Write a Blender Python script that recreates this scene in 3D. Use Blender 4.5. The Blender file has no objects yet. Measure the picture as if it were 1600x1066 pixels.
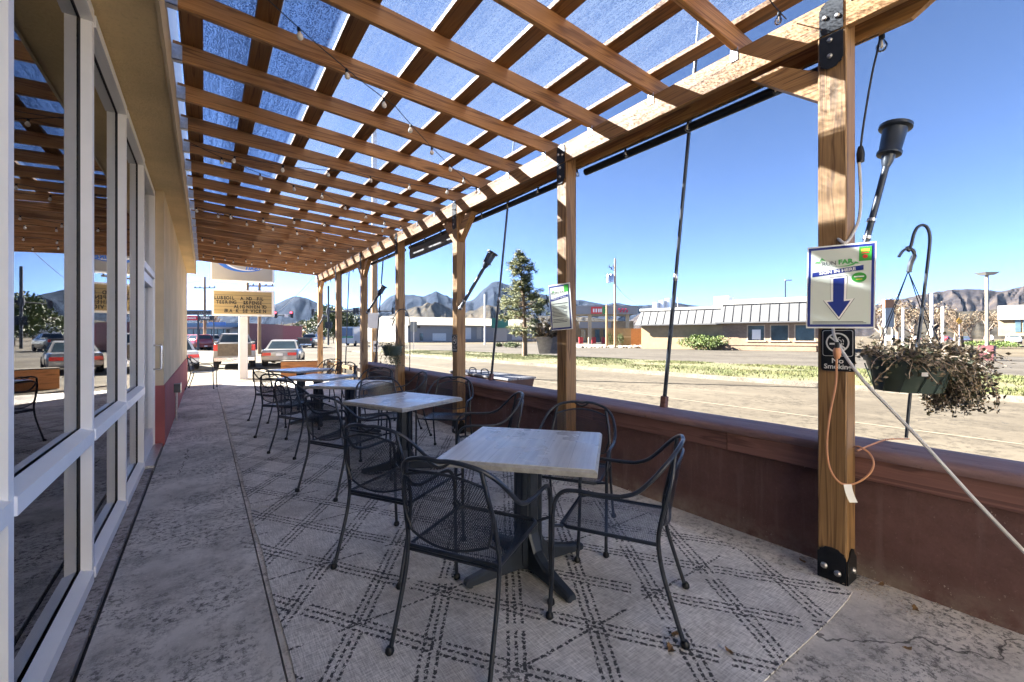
import bpy, bmesh, math, random
from mathutils import Vector, Matrix, noise as mnoise
R_ = math.radians
sc = bpy.context.scene
col = sc.collection
# ------------------------------------------------------------------ camera, sky, sun, exposure
F = 670.0; TH = math.atan(480 / F); CH = 1.4; HY = 525.0; GZ = -0.15
CT, ST = math.cos(TH), math.sin(TH)
cam = bpy.data.cameras.new('camera'); camo = bpy.data.objects.new('camera', cam); col.objects.link(camo)
camo.location = (0, 0, CH); camo.rotation_euler = (R_(90), 0, -TH)
cam.sensor_width = 36; cam.lens = 36 * F / 1600; cam.shift_y = -(533 - HY) / 1600
cam.clip_start = 0.05; cam.clip_end = 20000
sc.camera = camo
SUN_AZ = math.atan2(-0.62, 0.78); SUN_EL = R_(33.5)          # azimuth from +Y towards +X
w = bpy.data.worlds.new('World'); sc.world = w; w.use_nodes = True
nt = w.node_tree; bg = nt.nodes['Background']
sky = nt.nodes.new('ShaderNodeTexSky'); sky.sky_type = 'NISHITA'; sky.sun_disc = False
sky.sun_elevation = SUN_EL; sky.sun_rotation = SUN_AZ
sky.altitude = 2500; sky.air_density = 0.31; sky.dust_density = 0.0; sky.ozone_density = 3.0
nt.links.new(sky.outputs[0], bg.inputs[0]); bg.inputs[1].default_value = 0.05
sl = bpy.data.lights.new('sun', 'SUN'); sl.energy = 5.0; sl.angle = R_(0.53); sl.color = (1.0, 0.93, 0.82)
so = bpy.data.objects.new('sun', sl); col.objects.link(so)
sd = Vector((math.sin(SUN_AZ) * math.cos(SUN_EL), math.cos(SUN_AZ) * math.cos(SUN_EL), math.sin(SUN_EL)))
so.rotation_euler = sd.to_track_quat('Z', 'Y').to_euler(); so.location = (0, 0, 30)
vs = sc.view_settings; vs.view_transform = 'Standard'; vs.look = 'None'; vs.gamma = 1.0; vs.use_curve_mapping = False
vs.exposure = 3.6
sc.cycles.max_bounces = 8; sc.cycles.transparent_max_bounces = 24; sc.cycles.use_denoising = True
sc.cycles.diffuse_bounces = 5; sc.cycles.caustics_reflective = False; sc.cycles.caustics_refractive = False
# ------------------------------------------------------------------ survey helpers: photo bearings to places
def ray(u, v):
    x = (u - 800) / F
    return Vector((x * CT + ST, -x * ST + CT, (HY - v) / F))
def gp(u, v, z=GZ):
    r = ray(u, v); t = (z - CH) / r.z; return Vector((r.x * t, r.y * t, z))
def dp(u, v, d):
    r = ray(u, v); return Vector((r.x * d, r.y * d, CH + r.z * d))
def atX(u, v, X):
    r = ray(u, v); t = X / r.x; return Vector((X, r.y * t, CH + r.z * t))
rnd = random.Random(7)
# ------------------------------------------------------------------ mesh builder
class MB:
    def __init__(s): s.v = []; s.f = []
    def add(s, vs, fs):
        b = len(s.v); s.v += [tuple(p) for p in vs]; s.f += [tuple(i + b for i in f) for f in fs]; return s
    def hexa(s, p):   # p: 4 bottom ccw, 4 top ccw
        return s.add(p, [(3,2,1,0),(4,5,6,7),(0,1,5,4),(1,2,6,5),(2,3,7,6),(3,0,4,7)])
    def box(s, x0, y0, z0, x1, y1, z1):
        return s.hexa([(x0,y0,z0),(x1,y0,z0),(x1,y1,z0),(x0,y1,z0),(x0,y0,z1),(x1,y0,z1),(x1,y1,z1),(x0,y1,z1)])
    def cbox(s, c, sz, rz=0.0):
        ca, sa = math.cos(rz), math.sin(rz); o = []
        for z in (-.5, .5):
            for x, y in ((-.5,-.5),(.5,-.5),(.5,.5),(-.5,.5)):
                X, Y = x * sz[0], y * sz[1]; o.append((c[0]+X*ca-Y*sa, c[1]+X*sa+Y*ca, c[2]+z*sz[2]))
        return s.hexa(o)
    def bar(s, p0, p1, w, h, ch=0.0, up=(0,0,1)):   # beam with chamfered edges
        p0, p1 = Vector(p0), Vector(p1); d = (p1 - p0).normalized(); up = Vector(up)
        if abs(d.dot(up)) > .99: up = Vector((0, 1, 0))
        a = d.cross(up).normalized(); b = a.cross(d).normalized()
        w2, h2 = w / 2, h / 2
        if ch > 0:
            pr = [(-w2+ch,-h2),(w2-ch,-h2),(w2,-h2+ch),(w2,h2-ch),(w2-ch,h2),(-w2+ch,h2),(-w2,h2-ch),(-w2,-h2+ch)]
        else: pr = [(-w2,-h2),(w2,-h2),(w2,h2),(-w2,h2)]
        n = len(pr); vs = [p0 + a*x + b*y for x, y in pr] + [p1 + a*x + b*y for x, y in pr]
        fs = [(i, (i+1) % n, n+(i+1) % n, n+i) for i in range(n)] + [tuple(range(n))[::-1], tuple(range(n, 2*n))]
        return s.add(vs, fs)
    def tube(s, pts, r, n=8, cap=True, closed=False):
        pts = [Vector(p) for p in pts]; m = len(pts)
        rs = r if isinstance(r, (list, tuple)) else [r] * m
        tang = []
        for i in range(m):
            if closed: t = pts[(i+1) % m] - pts[i-1]
            else: t = pts[min(i+1, m-1)] - pts[max(i-1, 0)]
            tang.append(t.normalized() if t.length > 1e-9 else Vector((0,0,1)))
        t0 = tang[0]; a = t0.orthogonal().normalized(); vs = []
        for i in range(m):
            t = tang[i]; a = (a - t * a.dot(t))
            a = a.normalized() if a.length > 1e-6 else t.orthogonal().normalized()
            b = t.cross(a)
            for k in range(n):
                an = 2 * math.pi * k / n; vs.append(pts[i] + (a * math.cos(an) + b * math.sin(an)) * rs[i])
        fs = []
        for i in range(m if closed else m - 1):
            j = (i + 1) % m
            for k in range(n): fs.append((i*n+k, i*n+(k+1) % n, j*n+(k+1) % n, j*n+k))
        if cap and not closed: fs += [tuple(range(n))[::-1], tuple(range((m-1)*n, m*n))]
        return s.add(vs, fs)
    def lathe(s, prof, n=16, o=(0,0,0), axis=None):   # prof [(r, z)]
        o = Vector(o); q = Vector(axis).to_track_quat('Z', 'Y') if axis is not None else None
        vs = []
        for r, z in prof:
            for k in range(n):
                a = 2*math.pi*k/n; p = Vector((r*math.cos(a), r*math.sin(a), z))
                if q: p = q @ p
                vs.append(o + p)
        fs = [(i*n+k, i*n+(k+1) % n, (i+1)*n+(k+1) % n, (i+1)*n+k) for i in range(len(prof)-1) for k in range(n)]
        if prof[0][0] > 1e-6: fs.append(tuple(range(n))[::-1])
        if prof[-1][0] > 1e-6: fs.append(tuple(range((len(prof)-1)*n, len(prof)*n)))
        return s.add(vs, fs)
    def ball(s, c, r, n=8, m=6, sc3=(1,1,1)):
        prof = [(math.sin(math.pi*i/m)*r, -math.cos(math.pi*i/m)*r) for i in range(m+1)]
        b = len(s.v); s.lathe(prof, n)
        for i in range(b, len(s.v)):
            x, y, z = s.v[i]; s.v[i] = (c[0]+x*sc3[0], c[1]+y*sc3[1], c[2]+z*sc3[2])
        return s
    def poly(s, pts, th=None, nrm=None):   # polygon, optional thickness along nrm
        pts = [Vector(p) for p in pts]; n = len(pts)
        if th is None: return s.add(pts, [tuple(range(n))])
        d = Vector(nrm).normalized() * th
        vs = pts + [p + d for p in pts]
        fs = [tuple(range(n))[::-1], tuple(range(n, 2*n))] + [(i, (i+1) % n, n+(i+1) % n, n+i) for i in range(n)]
        return s.add(vs, fs)
    def grid(s, nx, ny, fn):
        vs = [fn(i/(nx-1), j/(ny-1)) for j in range(ny) for i in range(nx)]
        return s.add(vs, [(j*nx+i, j*nx+i+1, (j+1)*nx+i+1, (j+1)*nx+i) for j in range(ny-1) for i in range(nx-1)])
    def loft(s, secs, cap=True):
        n = len(secs[0]); vs = [p for q in secs for p in q]
        fs = [(i*n+k, i*n+(k+1) % n, (i+1)*n+(k+1) % n, (i+1)*n+k) for i in range(len(secs)-1) for k in range(n)]
        if cap: fs += [tuple(range(n))[::-1], tuple(range((len(secs)-1)*n, len(secs)*n))]
        return s.add(vs, fs)
    def mesh(s, name, mat, smooth=False):
        me = bpy.data.meshes.new(name); me.from_pydata(s.v, [], s.f); me.validate()
        if mat: me.materials.append(mat)
        if smooth: 
            for p in me.polygons: p.use_smooth = True
            try: me.set_sharp_from_angle(angle=R_(48))
            except Exception: pass
        bm = bmesh.new(); bm.from_mesh(me); bmesh.ops.recalc_face_normals(bm, faces=bm.faces); bm.to_mesh(me); bm.free()
        me.update(); return me
    def build(s, name, mat, parent=None, smooth=False):
        return link(name, s.mesh(name, mat, smooth), parent)
def link(name, me, parent=None):
    o = bpy.data.objects.new(name, me); col.objects.link(o)
    if parent is not None: o.parent = parent
    return o
def tag(o, label=None, cat=None, group=None, kind=None):
    if label: o['label'] = label
    if cat: o['category'] = cat
    if group: o['group'] = group
    if kind: o['kind'] = kind
    return o
def thing(name, label, cat, loc=(0,0,0), rz=0.0, group=None):
    o = bpy.data.objects.new(name, None); col.objects.link(o); o.empty_display_size = .1
    o.location = loc; o.rotation_euler = (0, 0, rz); return tag(o, label, cat, group)
def struct(name, mb, mat): return tag(mb.build(name, mat), kind='structure')
def kids(o): return [c for c in bpy.data.objects if c.parent is o]
def copy_tree(o, parent=None, tree=None):
    c = o.copy(); col.objects.link(c); c.parent = parent
    for ch in list(o.children): copy_tree(ch, c)
    return c
def spline(pts, n=6, closed=False):   # Catmull-Rom
    P = [Vector(p) for p in pts]; out = []; m = len(P)
    rng = range(m) if closed else range(m - 1)
    for i in rng:
        if closed: a, b, c, d = P[i-1], P[i], P[(i+1) % m], P[(i+2) % m]
        else: a, b, c, d = P[max(i-1,0)], P[i], P[i+1], P[min(i+2,m-1)]
        for k in range(n):
            t = k / n
            out.append(.5*((2*b)+(c-a)*t+(2*a-5*b+4*c-d)*t*t+(3*b-a-3*c+d)*t**3))
    if not closed: out.append(P[-1])
    return out
def text_mb(txt, size, depth=0.0, align='CENTER', shear=0.0, bold=0.0):
    cu = bpy.data.curves.new('t', 'FONT'); cu.body = txt; cu.size = size; cu.align_x = align; cu.align_y = 'CENTER'
    cu.extrude = depth; cu.shear = shear; cu.offset = bold; cu.resolution_u = 3
    o = bpy.data.objects.new('t', cu); col.objects.link(o)
    dg = bpy.context.evaluated_depsgraph_get(); me = bpy.data.meshes.new_from_object(o.evaluated_get(dg))
    m = MB(); m.add([tuple(v.co) for v in me.vertices], [tuple(p.vertices) for p in me.polygons])
    bpy.data.objects.remove(o); bpy.data.curves.remove(cu); bpy.data.meshes.remove(me); return m
def shift(mb, dx=0, dy=0, dz=0, sx=1, sy=1, rot=0):
    ca, sa = math.cos(rot), math.sin(rot)
    mb.v = [(dx+(x*sx)*ca-(y*sy)*sa, dy+(x*sx)*sa+(y*sy)*ca, z+dz) for x, y, z in mb.v]; return mb
def frame_of(root, o, right, up):
    r = Vector(right).normalized(); u = Vector(up); u = (u - r*u.dot(r)).normalized(); n = r.cross(u)
    root.matrix_world = Matrix(((r.x,u.x,n.x,o[0]),(r.y,u.y,n.y,o[1]),(r.z,u.z,n.z,o[2]),(0,0,0,1)))
# ------------------------------------------------------------------ node helpers
class Sk:
    def __init__(s, t, k): s.t = t; s.k = k
    def m(s, op, *a):
        n = s.t.nodes.new('ShaderNodeMath'); n.operation = op
        for i, x in enumerate((s,) + a):
            if isinstance(x, Sk): s.t.links.new(x.k, n.inputs[i])
            else: n.inputs[i].default_value = x
        return Sk(s.t, n.outputs[0])
    def __add__(s, o): return s.m('ADD', o)
    def __sub__(s, o): return s.m('SUBTRACT', o)
    def __mul__(s, o): return s.m('MULTIPLY', o)
    def __truediv__(s, o): return s.m('DIVIDE', o)
    def lt(s, o): return s.m('LESS_THAN', o)
    def gt(s, o): return s.m('GREATER_THAN', o)
    def fract(s): return s.m('FRACT')
    def abs(s): return s.m('ABSOLUTE')
    def min(s, o): return s.m('MINIMUM', o)
    def max(s, o): return s.m('MAXIMUM', o)
    def ramp(s, stops, mode='LINEAR'):
        n = s.t.nodes.new('ShaderNodeValToRGB'); s.t.links.new(s.k, n.inputs[0]); n.color_ramp.interpolation = mode
        e = n.color_ramp.elements
        while len(e) < len(stops): e.new(.5)
        for i, (p, c) in enumerate(stops):
            e[i].position = p; c = (c, c, c) if isinstance(c, (int, float)) else c; e[i].color = (c[0], c[1], c[2], 1)
        return Sk(s.t, n.outputs[0])
    def step(s, a, b):
        n = s.t.nodes.new('ShaderNodeMapRange'); s.t.links.new(s.k, n.inputs[0]); n.inputs[1].default_value = a; n.inputs[2].default_value = b
        n.inputs[3].default_value = 0; n.inputs[4].default_value = 1; return Sk(s.t, n.outputs[0])
class Mat:
    def __init__(s, name):
        s.mat = bpy.data.materials.new(name); s.mat.use_nodes = True; s.t = s.mat.node_tree
        s.b = s.t.nodes['Principled BSDF']; s.out = s.t.nodes['Material Output']
    def co(s, which='Object'):
        n = s.t.nodes.new('ShaderNodeTexCoord'); return Sk(s.t, n.outputs[which])
    def rand(s):
        n = s.t.nodes.new('ShaderNodeObjectInfo'); return Sk(s.t, n.outputs['Random'])
    def geo(s, k):
        n = s.t.nodes.new('ShaderNodeNewGeometry'); return Sk(s.t, n.outputs[k])
    def map(s, v, scale=(1,1,1), loc=(0,0,0), rot=(0,0,0)):
        n = s.t.nodes.new('ShaderNodeMapping'); s.t.links.new(v.k, n.inputs[0])
        n.inputs['Scale'].default_value = scale; n.inputs['Location'].default_value = loc; n.inputs['Rotation'].default_value = rot
        return Sk(s.t, n.outputs[0])
    def sep(s, v):
        n = s.t.nodes.new('ShaderNodeSeparateXYZ'); s.t.links.new(v.k, n.inputs[0]); return [Sk(s.t, n.outputs[i]) for i in range(3)]
    def comb(s, x, y, z):
        n = s.t.nodes.new('ShaderNodeCombineXYZ')
        for i, q in enumerate((x, y, z)):
            if isinstance(q, Sk): s.t.links.new(q.k, n.inputs[i])
            else: n.inputs[i].default_value = q
        return Sk(s.t, n.outputs[0])
    def vadd(s, a, b):
        n = s.t.nodes.new('ShaderNodeVectorMath'); n.operation = 'ADD'; s.t.links.new(a.k, n.inputs[0]); s.t.links.new(b.k, n.inputs[1]); return Sk(s.t, n.outputs[0])
    def noise(s, v, scale=5, detail=4, rough=.5, dist=0.0, col=False):
        n = s.t.nodes.new('ShaderNodeTexNoise'); n.inputs['Scale'].default_value = scale; n.inputs['Detail'].default_value = detail
        n.inputs['Roughness'].default_value = rough; n.inputs['Distortion'].default_value = dist
        if v is not None: s.t.links.new(v.k, n.inputs['Vector'])
        return Sk(s.t, n.outputs[1 if col else 0])
    def vor(s, v, scale=5, feat='F1', out='Distance', rnd_=1.0):
        n = s.t.nodes.new('ShaderNodeTexVoronoi'); n.feature = feat; n.inputs['Scale'].default_value = scale
        n.inputs['Randomness'].default_value = rnd_
        s.t.links.new(v.k, n.inputs['Vector']); return Sk(s.t, n.outputs[out])
    def wave(s, v, scale, dist=0, detail=2, dscale=1, direction='X', prof='SIN'):
        n = s.t.nodes.new('ShaderNodeTexWave'); n.bands_direction = direction; n.wave_profile = prof
        n.inputs['Scale'].default_value = scale; n.inputs['Distortion'].default_value = dist; n.inputs['Detail'].default_value = detail
        n.inputs['Detail Scale'].default_value = dscale; s.t.links.new(v.k, n.inputs[0]); return Sk(s.t, n.outputs[1])
    def mix(s, f, a, b, mode='MIX'):
        n = s.t.nodes.new('ShaderNodeMix'); n.data_type = 'RGBA'; n.blend_type = mode
        for i, x in ((0, f), (6, a), (7, b)):
            if isinstance(x, Sk): s.t.links.new(x.k, n.inputs[i])
            elif i == 0: n.inputs[0].default_value = x
            else: n.inputs[i].default_value = (x[0], x[1], x[2], 1)
        return Sk(s.t, n.outputs[2])
    def set(s, **k):
        nm = dict(color='Base Color', rough='Roughness', metal='Metallic', alpha='Alpha', trans='Transmission Weight', emit='Emission Color', es='Emission Strength', spec='Specular IOR Level', coat='Coat Weight', ior='IOR')
        for a, x in k.items():
            i = s.b.inputs[nm[a]]
            if isinstance(x, Sk): s.t.links.new(x.k, i)
            elif isinstance(x, tuple): i.default_value = (x[0], x[1], x[2], 1)
            else: i.default_value = x
        return s
    def bump(s, h, strength=.3, dist=.01):
        n = s.t.nodes.new('ShaderNodeBump'); n.inputs['Strength'].default_value = strength; n.inputs['Distance'].default_value = dist
        s.t.links.new(h.k, n.inputs['Height']); s.t.links.new(n.outputs[0], s.b.inputs['Normal']); return s
def plain(name, c, rough=.6, metal=0.0, var=.12, scale=6.0, bump=0.0, **k):
    m = Mat(name); co = m.co(); n = m.noise(co, scale, 5, .6)
    a = tuple(x * (1 - var) for x in c); b = tuple(min(1, x * (1 + var)) for x in c)
    m.set(color=n.ramp([(.3, a), (.7, b)]), rough=rough, metal=metal, **k)
    if bump: m.bump(m.noise(co, scale * 8, 4, .6), bump, .004)
    return m.mat
def wood(name, axis, dark, mid, light, rough=.62):
    m = Mat(name); co = m.co(); r = m.rand()
    sh = m.comb(r * 37.0, r * 61.0, r * 83.0); v = m.vadd(co, sh)
    scl = [16.0, 16.0, 16.0]; scl[axis] = .55
    scf = [95.0, 95.0, 95.0]; scf[axis] = 1.6
    sck = [7.0, 7.0, 7.0]; sck[axis] = 1.1
    knot = m.vor(m.map(v, tuple(sck)), 1.0).step(.0, .32)             # 0 in a knot
    warp = m.noise(m.map(v, tuple(x * .45 for x in scl)), 1.0, 2, .5, 0.0)
    g = m.noise(m.map(v, tuple(scl)), 1.0, 3, .55, 1.1)
    rings = ((g * 3.2) + warp * 2.0 + knot * .9).m('MULTIPLY', 6.2832).m('SINE') * .5 + .5
    fine = m.noise(m.map(v, tuple(scf)), 1.0, 2, .6)
    mk = tuple(a*.55+b*.45 for a, b in zip(mid, dark)); ml = tuple(a*.5+b*.5 for a, b in zip(mid, light))
    c = rings.ramp([(0.0, ml), (.5, light), (.8, ml), (.93, mid), (1.0, mk)])
    c = m.mix(fine.step(.45, .8) * .3, c, dark)
    chk = m.noise(m.map(v, tuple(60.0 if i != axis else .5 for i in range(3))), 1.0, 1, .4).gt(.735); c = m.mix(chk * .7, c, tuple(x * .4 for x in dark))
    c = m.mix((knot * -1.0 + 1.0).step(.35, 1.0) * .85, c, tuple(x * .45 for x in dark))
    patch = m.noise(m.map(v, (1.5, 1.5, 1.5)), 1.0, 3, .6)
    c = m.mix(patch.step(.45, .75) * .4, c, tuple(x * .6 for x in mid))
    br = m.mix(1.0, c, (r * .35 + .8), 'MULTIPLY')
    m.set(color=br, rough=rough); m.bump((rings * .4) + fine, .25, .002); return m.mat
M = {}
def LIN(r, g, b):   # sRGB 0-255 to linear
    f = lambda c: (c/255/12.92) if c <= 10 else ((c/255+.055)/1.055)**2.4
    return (f(r), f(g), f(b))
# ------------------------------------------------------------------ materials
M['post'] = wood('post_wood', 2, (.07,.036,.014), (.235,.125,.048), (.40,.235,.098))
M['beam'] = wood('beam_wood', 1, (.09,.042,.013), (.28,.135,.042), (.44,.235,.08))
M['rafter'] = wood('rafter_wood', 0, (.085,.038,.011), (.33,.148,.043), (.50,.25,.085))
M['purlin'] = wood('purlin_wood', 1, (.06,.027,.009), (.22,.098,.029), (.33,.16,.052))
M['fencewood'] = wood('fence_wood', 1, (.10,.06,.03), (.25,.16,.08), (.36,.25,.13))
M['polewood'] = wood('pole_wood', 2, (.10,.06,.03), (.24,.15,.07), (.33,.22,.12))
M['black'] = plain('black_metal', (.018,.02,.024), .45, .6, .25, 30)
M['iron'] = plain('wrought_iron', (.022,.027,.038), .33, .3, .3, 25)
M['tbase'] = plain('table_base_paint', (.035,.045,.062), .38, .3, .2, 12)
M['zinc'] = plain('galvanised', (.55,.56,.58), .35, .9, .2, 40)
M['bolt'] = plain('bolt_steel', (.30,.30,.31), .4, .85, .2, 60)
M['alum'] = plain('white_aluminium', (.88,.87,.85), .38, .0, .05, 3)
M['gasket'] = plain('gasket', (.012,.012,.014), .5)
M['whitemetal'] = plain('white_metal', (.74,.75,.76), .5, 0, .05, 3)
M['cordwhite'] = plain('grey_cord', (.50,.49,.47), .5)
M['cordorange'] = plain('orange_cord', (.55,.26,.13), .5)
M['paper'] = plain('paper', (.75,.75,.73), .6, 0, .04)
M['signwhite'] = plain('sign_face', (.58,.63,.58), .35, 0, .05, 4)
M['navy'] = plain('navy_print', (.015,.03,.20), .35, 0, .08)
M['signgreen'] = plain('green_print', (.04,.30,.04), .4, 0, .1)
M['inkdark'] = plain('dark_print', (.02,.03,.05), .4)
M['inkgreen'] = plain('bright_green_print', (.08,.36,.10), .4)
M['rednote'] = plain('red_print', (.55,.03,.03), .4)
M['yellownote'] = plain('yellow_print', (.6,.5,.05), .4)
M['rubber'] = plain('tyre_rubber', (.02,.02,.021), .85)
M['darkglass'] = plain('vehicle_glass', (.03,.045,.055), .06, 0, .2, 2)
M['taillight'] = plain('tail_light', (.55,.02,.02), .25)
M['chrome'] = plain('chrome', (.6,.6,.62), .18, .9, .1)
def concrete(name, base, dark, spots=.5, crack=True, sc_=1.0):
    m = Mat(name); co = m.co()
    big = m.noise(co, .9*sc_, 6, .65); mid = m.noise(co, 7*sc_, 6, .7); fine = m.noise(co, 70*sc_, 4, .7)
    c = big.ramp([(.3, tuple(x*.55 for x in base)), (.5, base), (.72, tuple(min(1, x*1.25) for x in base))])
    stain = (m.noise(co, 2.3*sc_, 8, .72, .6).step(.50, .66)) * spots
    c = m.mix(stain * .7, c, dark)
    speck = m.noise(co, 26*sc_, 6, .82).step(.50, .57) * m.noise(co, 1.7*sc_, 5, .65).step(.40, .56); c = m.mix(speck * .95, c, tuple(x*.55 for x in dark))
    pit = mid.step(.50, .64) * fine.step(.40, .62); c = m.mix(pit * .8, c, tuple(x*.5 for x in dark))
    c = m.mix(fine.step(.55, .72) * .35, c, tuple(min(1, x*1.5) for x in base))
    if crack:
        wv = m.vadd(co, m.map(m.noise(co, 2.2, 4, .6, 0, True), (.35,.35,.35)))
        e = m.vor(wv, .42, 'DISTANCE_TO_EDGE').lt(.0016); c = m.mix(e * m.noise(co, .6, 2).gt(.5) * .7, c, (.03,.03,.03))
    if 'street' in name:
        tr = m.noise(m.map(co, (1.1, .012, 1)), 1, 3, .6).step(.42, .62); c = m.mix(tr * .38, c, tuple(x*.72 for x in dark)); pt = m.vor(m.map(co, (.12, .05, 1)), 1, 'F1', 'Color').m('MULTIPLY', 1.0).gt(.8); c = m.mix(pt * .22, c, dark)
    m.set(color=c, rough=.9, spec=.15); m.bump(fine + mid*1.5, .35, .004); return m.mat
M['walk'] = concrete('walkway_concrete', (.66,.635,.60), (.26,.25,.245), .8)
M['strip'] = concrete('curb_strip', (.42,.39,.375), (.15,.142,.14), .8, False)
M['slab'] = concrete('patio_concrete', (.68,.64,.59), (.27,.255,.245), .7)
M['lot'] = concrete('lot_concrete', (.11,.096,.074), (.078,.067,.052), .35, True, .4)
M['street'] = concrete('street_paving', (.092,.080,.062), (.07,.061,.048), .3, True, .22)
M['street2'] = concrete('far_street_paving', (.078,.071,.061), (.06,.054,.047), .3, True, .15)
M['kerb'] = concrete('kerb_concrete', (.13,.118,.10), (.087,.079,.068), .4, False, 1)
M['ground'] = concrete('dry_ground', (.095,.08,.057), (.065,.053,.037), .5, False, .08)
M['paint'] = plain('worn_paint', (.115,.098,.072), .8, 0, .25, 3)
def stucco(name, base, scale=45, strength=.5, dirt=.25, dcol=None):
    m = Mat(name); co = m.co(); n = m.noise(co, scale, 6, .7); b = m.noise(co, 1.3, 5, .6)
    c = b.ramp([(.3, tuple(x*.8 for x in base)), (.7, tuple(min(1, x*1.1) for x in base))])
    c = m.mix(n.step(.5, .75) * dirt, c, dcol or tuple(x*.5 for x in base))
    m.set(color=c, rough=.9); m.bump(n, strength, .012); return m.mat
M['soffit'] = stucco('soffit_stucco', (.70,.52,.27), 38, .8, .35)
M['cream'] = stucco('cream_stucco', (.62,.49,.31), 60, .25, .12)
M['redwall'] = stucco('red_wainscot', (.36,.105,.10), 60, .2, .12)
def wallpaint():
    m = Mat('maroon_wall_paint'); co = m.co(); n = m.noise(co, 26, 6, .7); b = m.noise(co, 1.1, 6, .65)
    c = b.ramp([(.3, (.066,.036,.036)), (.5, (.115,.058,.055)), (.75, (.18,.095,.087))])
    c = m.mix(m.noise(co, 13, 6, .75).step(.42, .7) * .5, c, (.065,.032,.03)); c = m.mix(m.noise(co, 60, 4, .7).step(.62, .75) * .4, c, (.30,.21,.19))
    x, y, z = m.sep(co)
    splash = m.noise(m.map(co, (26, 26, 26)), 1, 5, .85).gt(.635) * m.noise(co, 1.7, 3).step(.44, .58)
    c = m.mix(splash * .8, c, (.50,.42,.38))
    dirt = (z * -6.0 + 1.0).m('MAXIMUM', 0.0) * m.noise(co, 5, 5, .7).step(.35, .7); c = m.mix(dirt * .95, c, (.26,.215,.18))
    runs = m.noise(m.map(co, (11, 11, .8)), 1, 5, .65).step(.54, .68); c = m.mix(runs * .4, c, (.19,.125,.115))
    m.set(color=c, rough=.85); m.bump(n, .8, .012); return m.mat
M['maroon'] = wallpaint()
def cappaint():
    m = Mat('cap_paint'); co = m.co(); n = m.noise(co, 30, 5, .7); b = m.noise(m.map(co, (6, 1.1, 6)), 1, 6, .7)
    c = b.ramp([(.3, (.15,.088,.09)), (.5, (.24,.15,.15)), (.75, (.33,.225,.22))])
    c = m.mix(m.noise(co, 9, 6, .75).step(.62, .7) * .6, c, (.045,.035,.035))
    c = m.mix(m.noise(co, 15, 6, .75).step(.66, .72) * .5, c, (.33,.27,.25))
    m.set(color=c, rough=.7); m.bump(n, .6, .008); return m.mat
M['cap'] = cappaint()
M['trim'] = wood('trim_board', 1, (.065,.03,.028), (.15,.07,.06), (.22,.108,.092))
def glassmat(name, ior=1.75, tint=(.80,.86,.84)):
    m = Mat(name); t = m.t; t.nodes.remove(m.b)
    fr = t.nodes.new('ShaderNodeFresnel'); fr.inputs[0].default_value = ior
    tr = t.nodes.new('ShaderNodeBsdfTransparent'); tr.inputs[0].default_value = (*tint, 1)
    gl = t.nodes.new('ShaderNodeBsdfGlossy'); gl.inputs['Roughness'].default_value = .004; gl.inputs[0].default_value = (.97,.98,1,1)
    mx = t.nodes.new('ShaderNodeMixShader'); t.links.new(fr.outputs[0], mx.inputs[0]); t.links.new(tr.outputs[0], mx.inputs[1]); t.links.new(gl.outputs[0], mx.inputs[2])
    t.links.new(mx.outputs[0], m.out.inputs[0]); return m.mat
M['glass'] = glassmat('window_glass', 3.3)
M['bulb'] = glassmat('bulb_glass', 1.5, (.92,.90,.85))
def clothmat():
    m = Mat('shade_cloth'); t = m.t; co = m.co(); x, y, z = m.sep(co)
    a = m.noise(m.map(co, (150, 75, 1)), 1, 3, .85); b = m.noise(m.map(co, (80, 2.5, 1)), 1, 2, .5)
    s = (a * .92 + b * .18)
    band = m.noise(m.map(co, (5.5, .12, 1)), 1, 2, .5)
    op = (s + band * .25).step(.58, .76)
    seam = ((x * 1.93 + .17).fract() - .5).abs().gt(.483)
    thread = t.nodes.new('ShaderNodeBsdfTranslucent'); dif = t.nodes.new('ShaderNodeBsdfDiffuse'); tr = t.nodes.new('ShaderNodeBsdfTransparent')
    thread.inputs[0].default_value = (.085,.125,.22,1); dif.inputs[0].default_value = (.20,.25,.36,1); tr.inputs[0].default_value = (.80,.88,1,1)
    sm = t.nodes.new('ShaderNodeBsdfTranslucent'); sm.inputs[0].default_value = (.8,.82,.86,1)
    m1 = t.nodes.new('ShaderNodeMixShader'); m1.inputs[0].default_value = .45; t.links.new(thread.outputs[0], m1.inputs[1]); t.links.new(dif.outputs[0], m1.inputs[2])
    f = op * .74 + .02
    m2 = t.nodes.new('ShaderNodeMixShader'); t.links.new(f.k, m2.inputs[0]); t.links.new(m1.outputs[0], m2.inputs[1]); t.links.new(tr.outputs[0], m2.inputs[2])
    m3 = t.nodes.new('ShaderNodeMixShader'); t.links.new(seam.k, m3.inputs[0]); t.links.new(m2.outputs[0], m3.inputs[1]); t.links.new(sm.outputs[0], m3.inputs[2])
    t.nodes.remove(m.b); t.links.new(m3.outputs[0], m.out.inputs[0]); return m.mat
M['cloth'] = clothmat()
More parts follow.
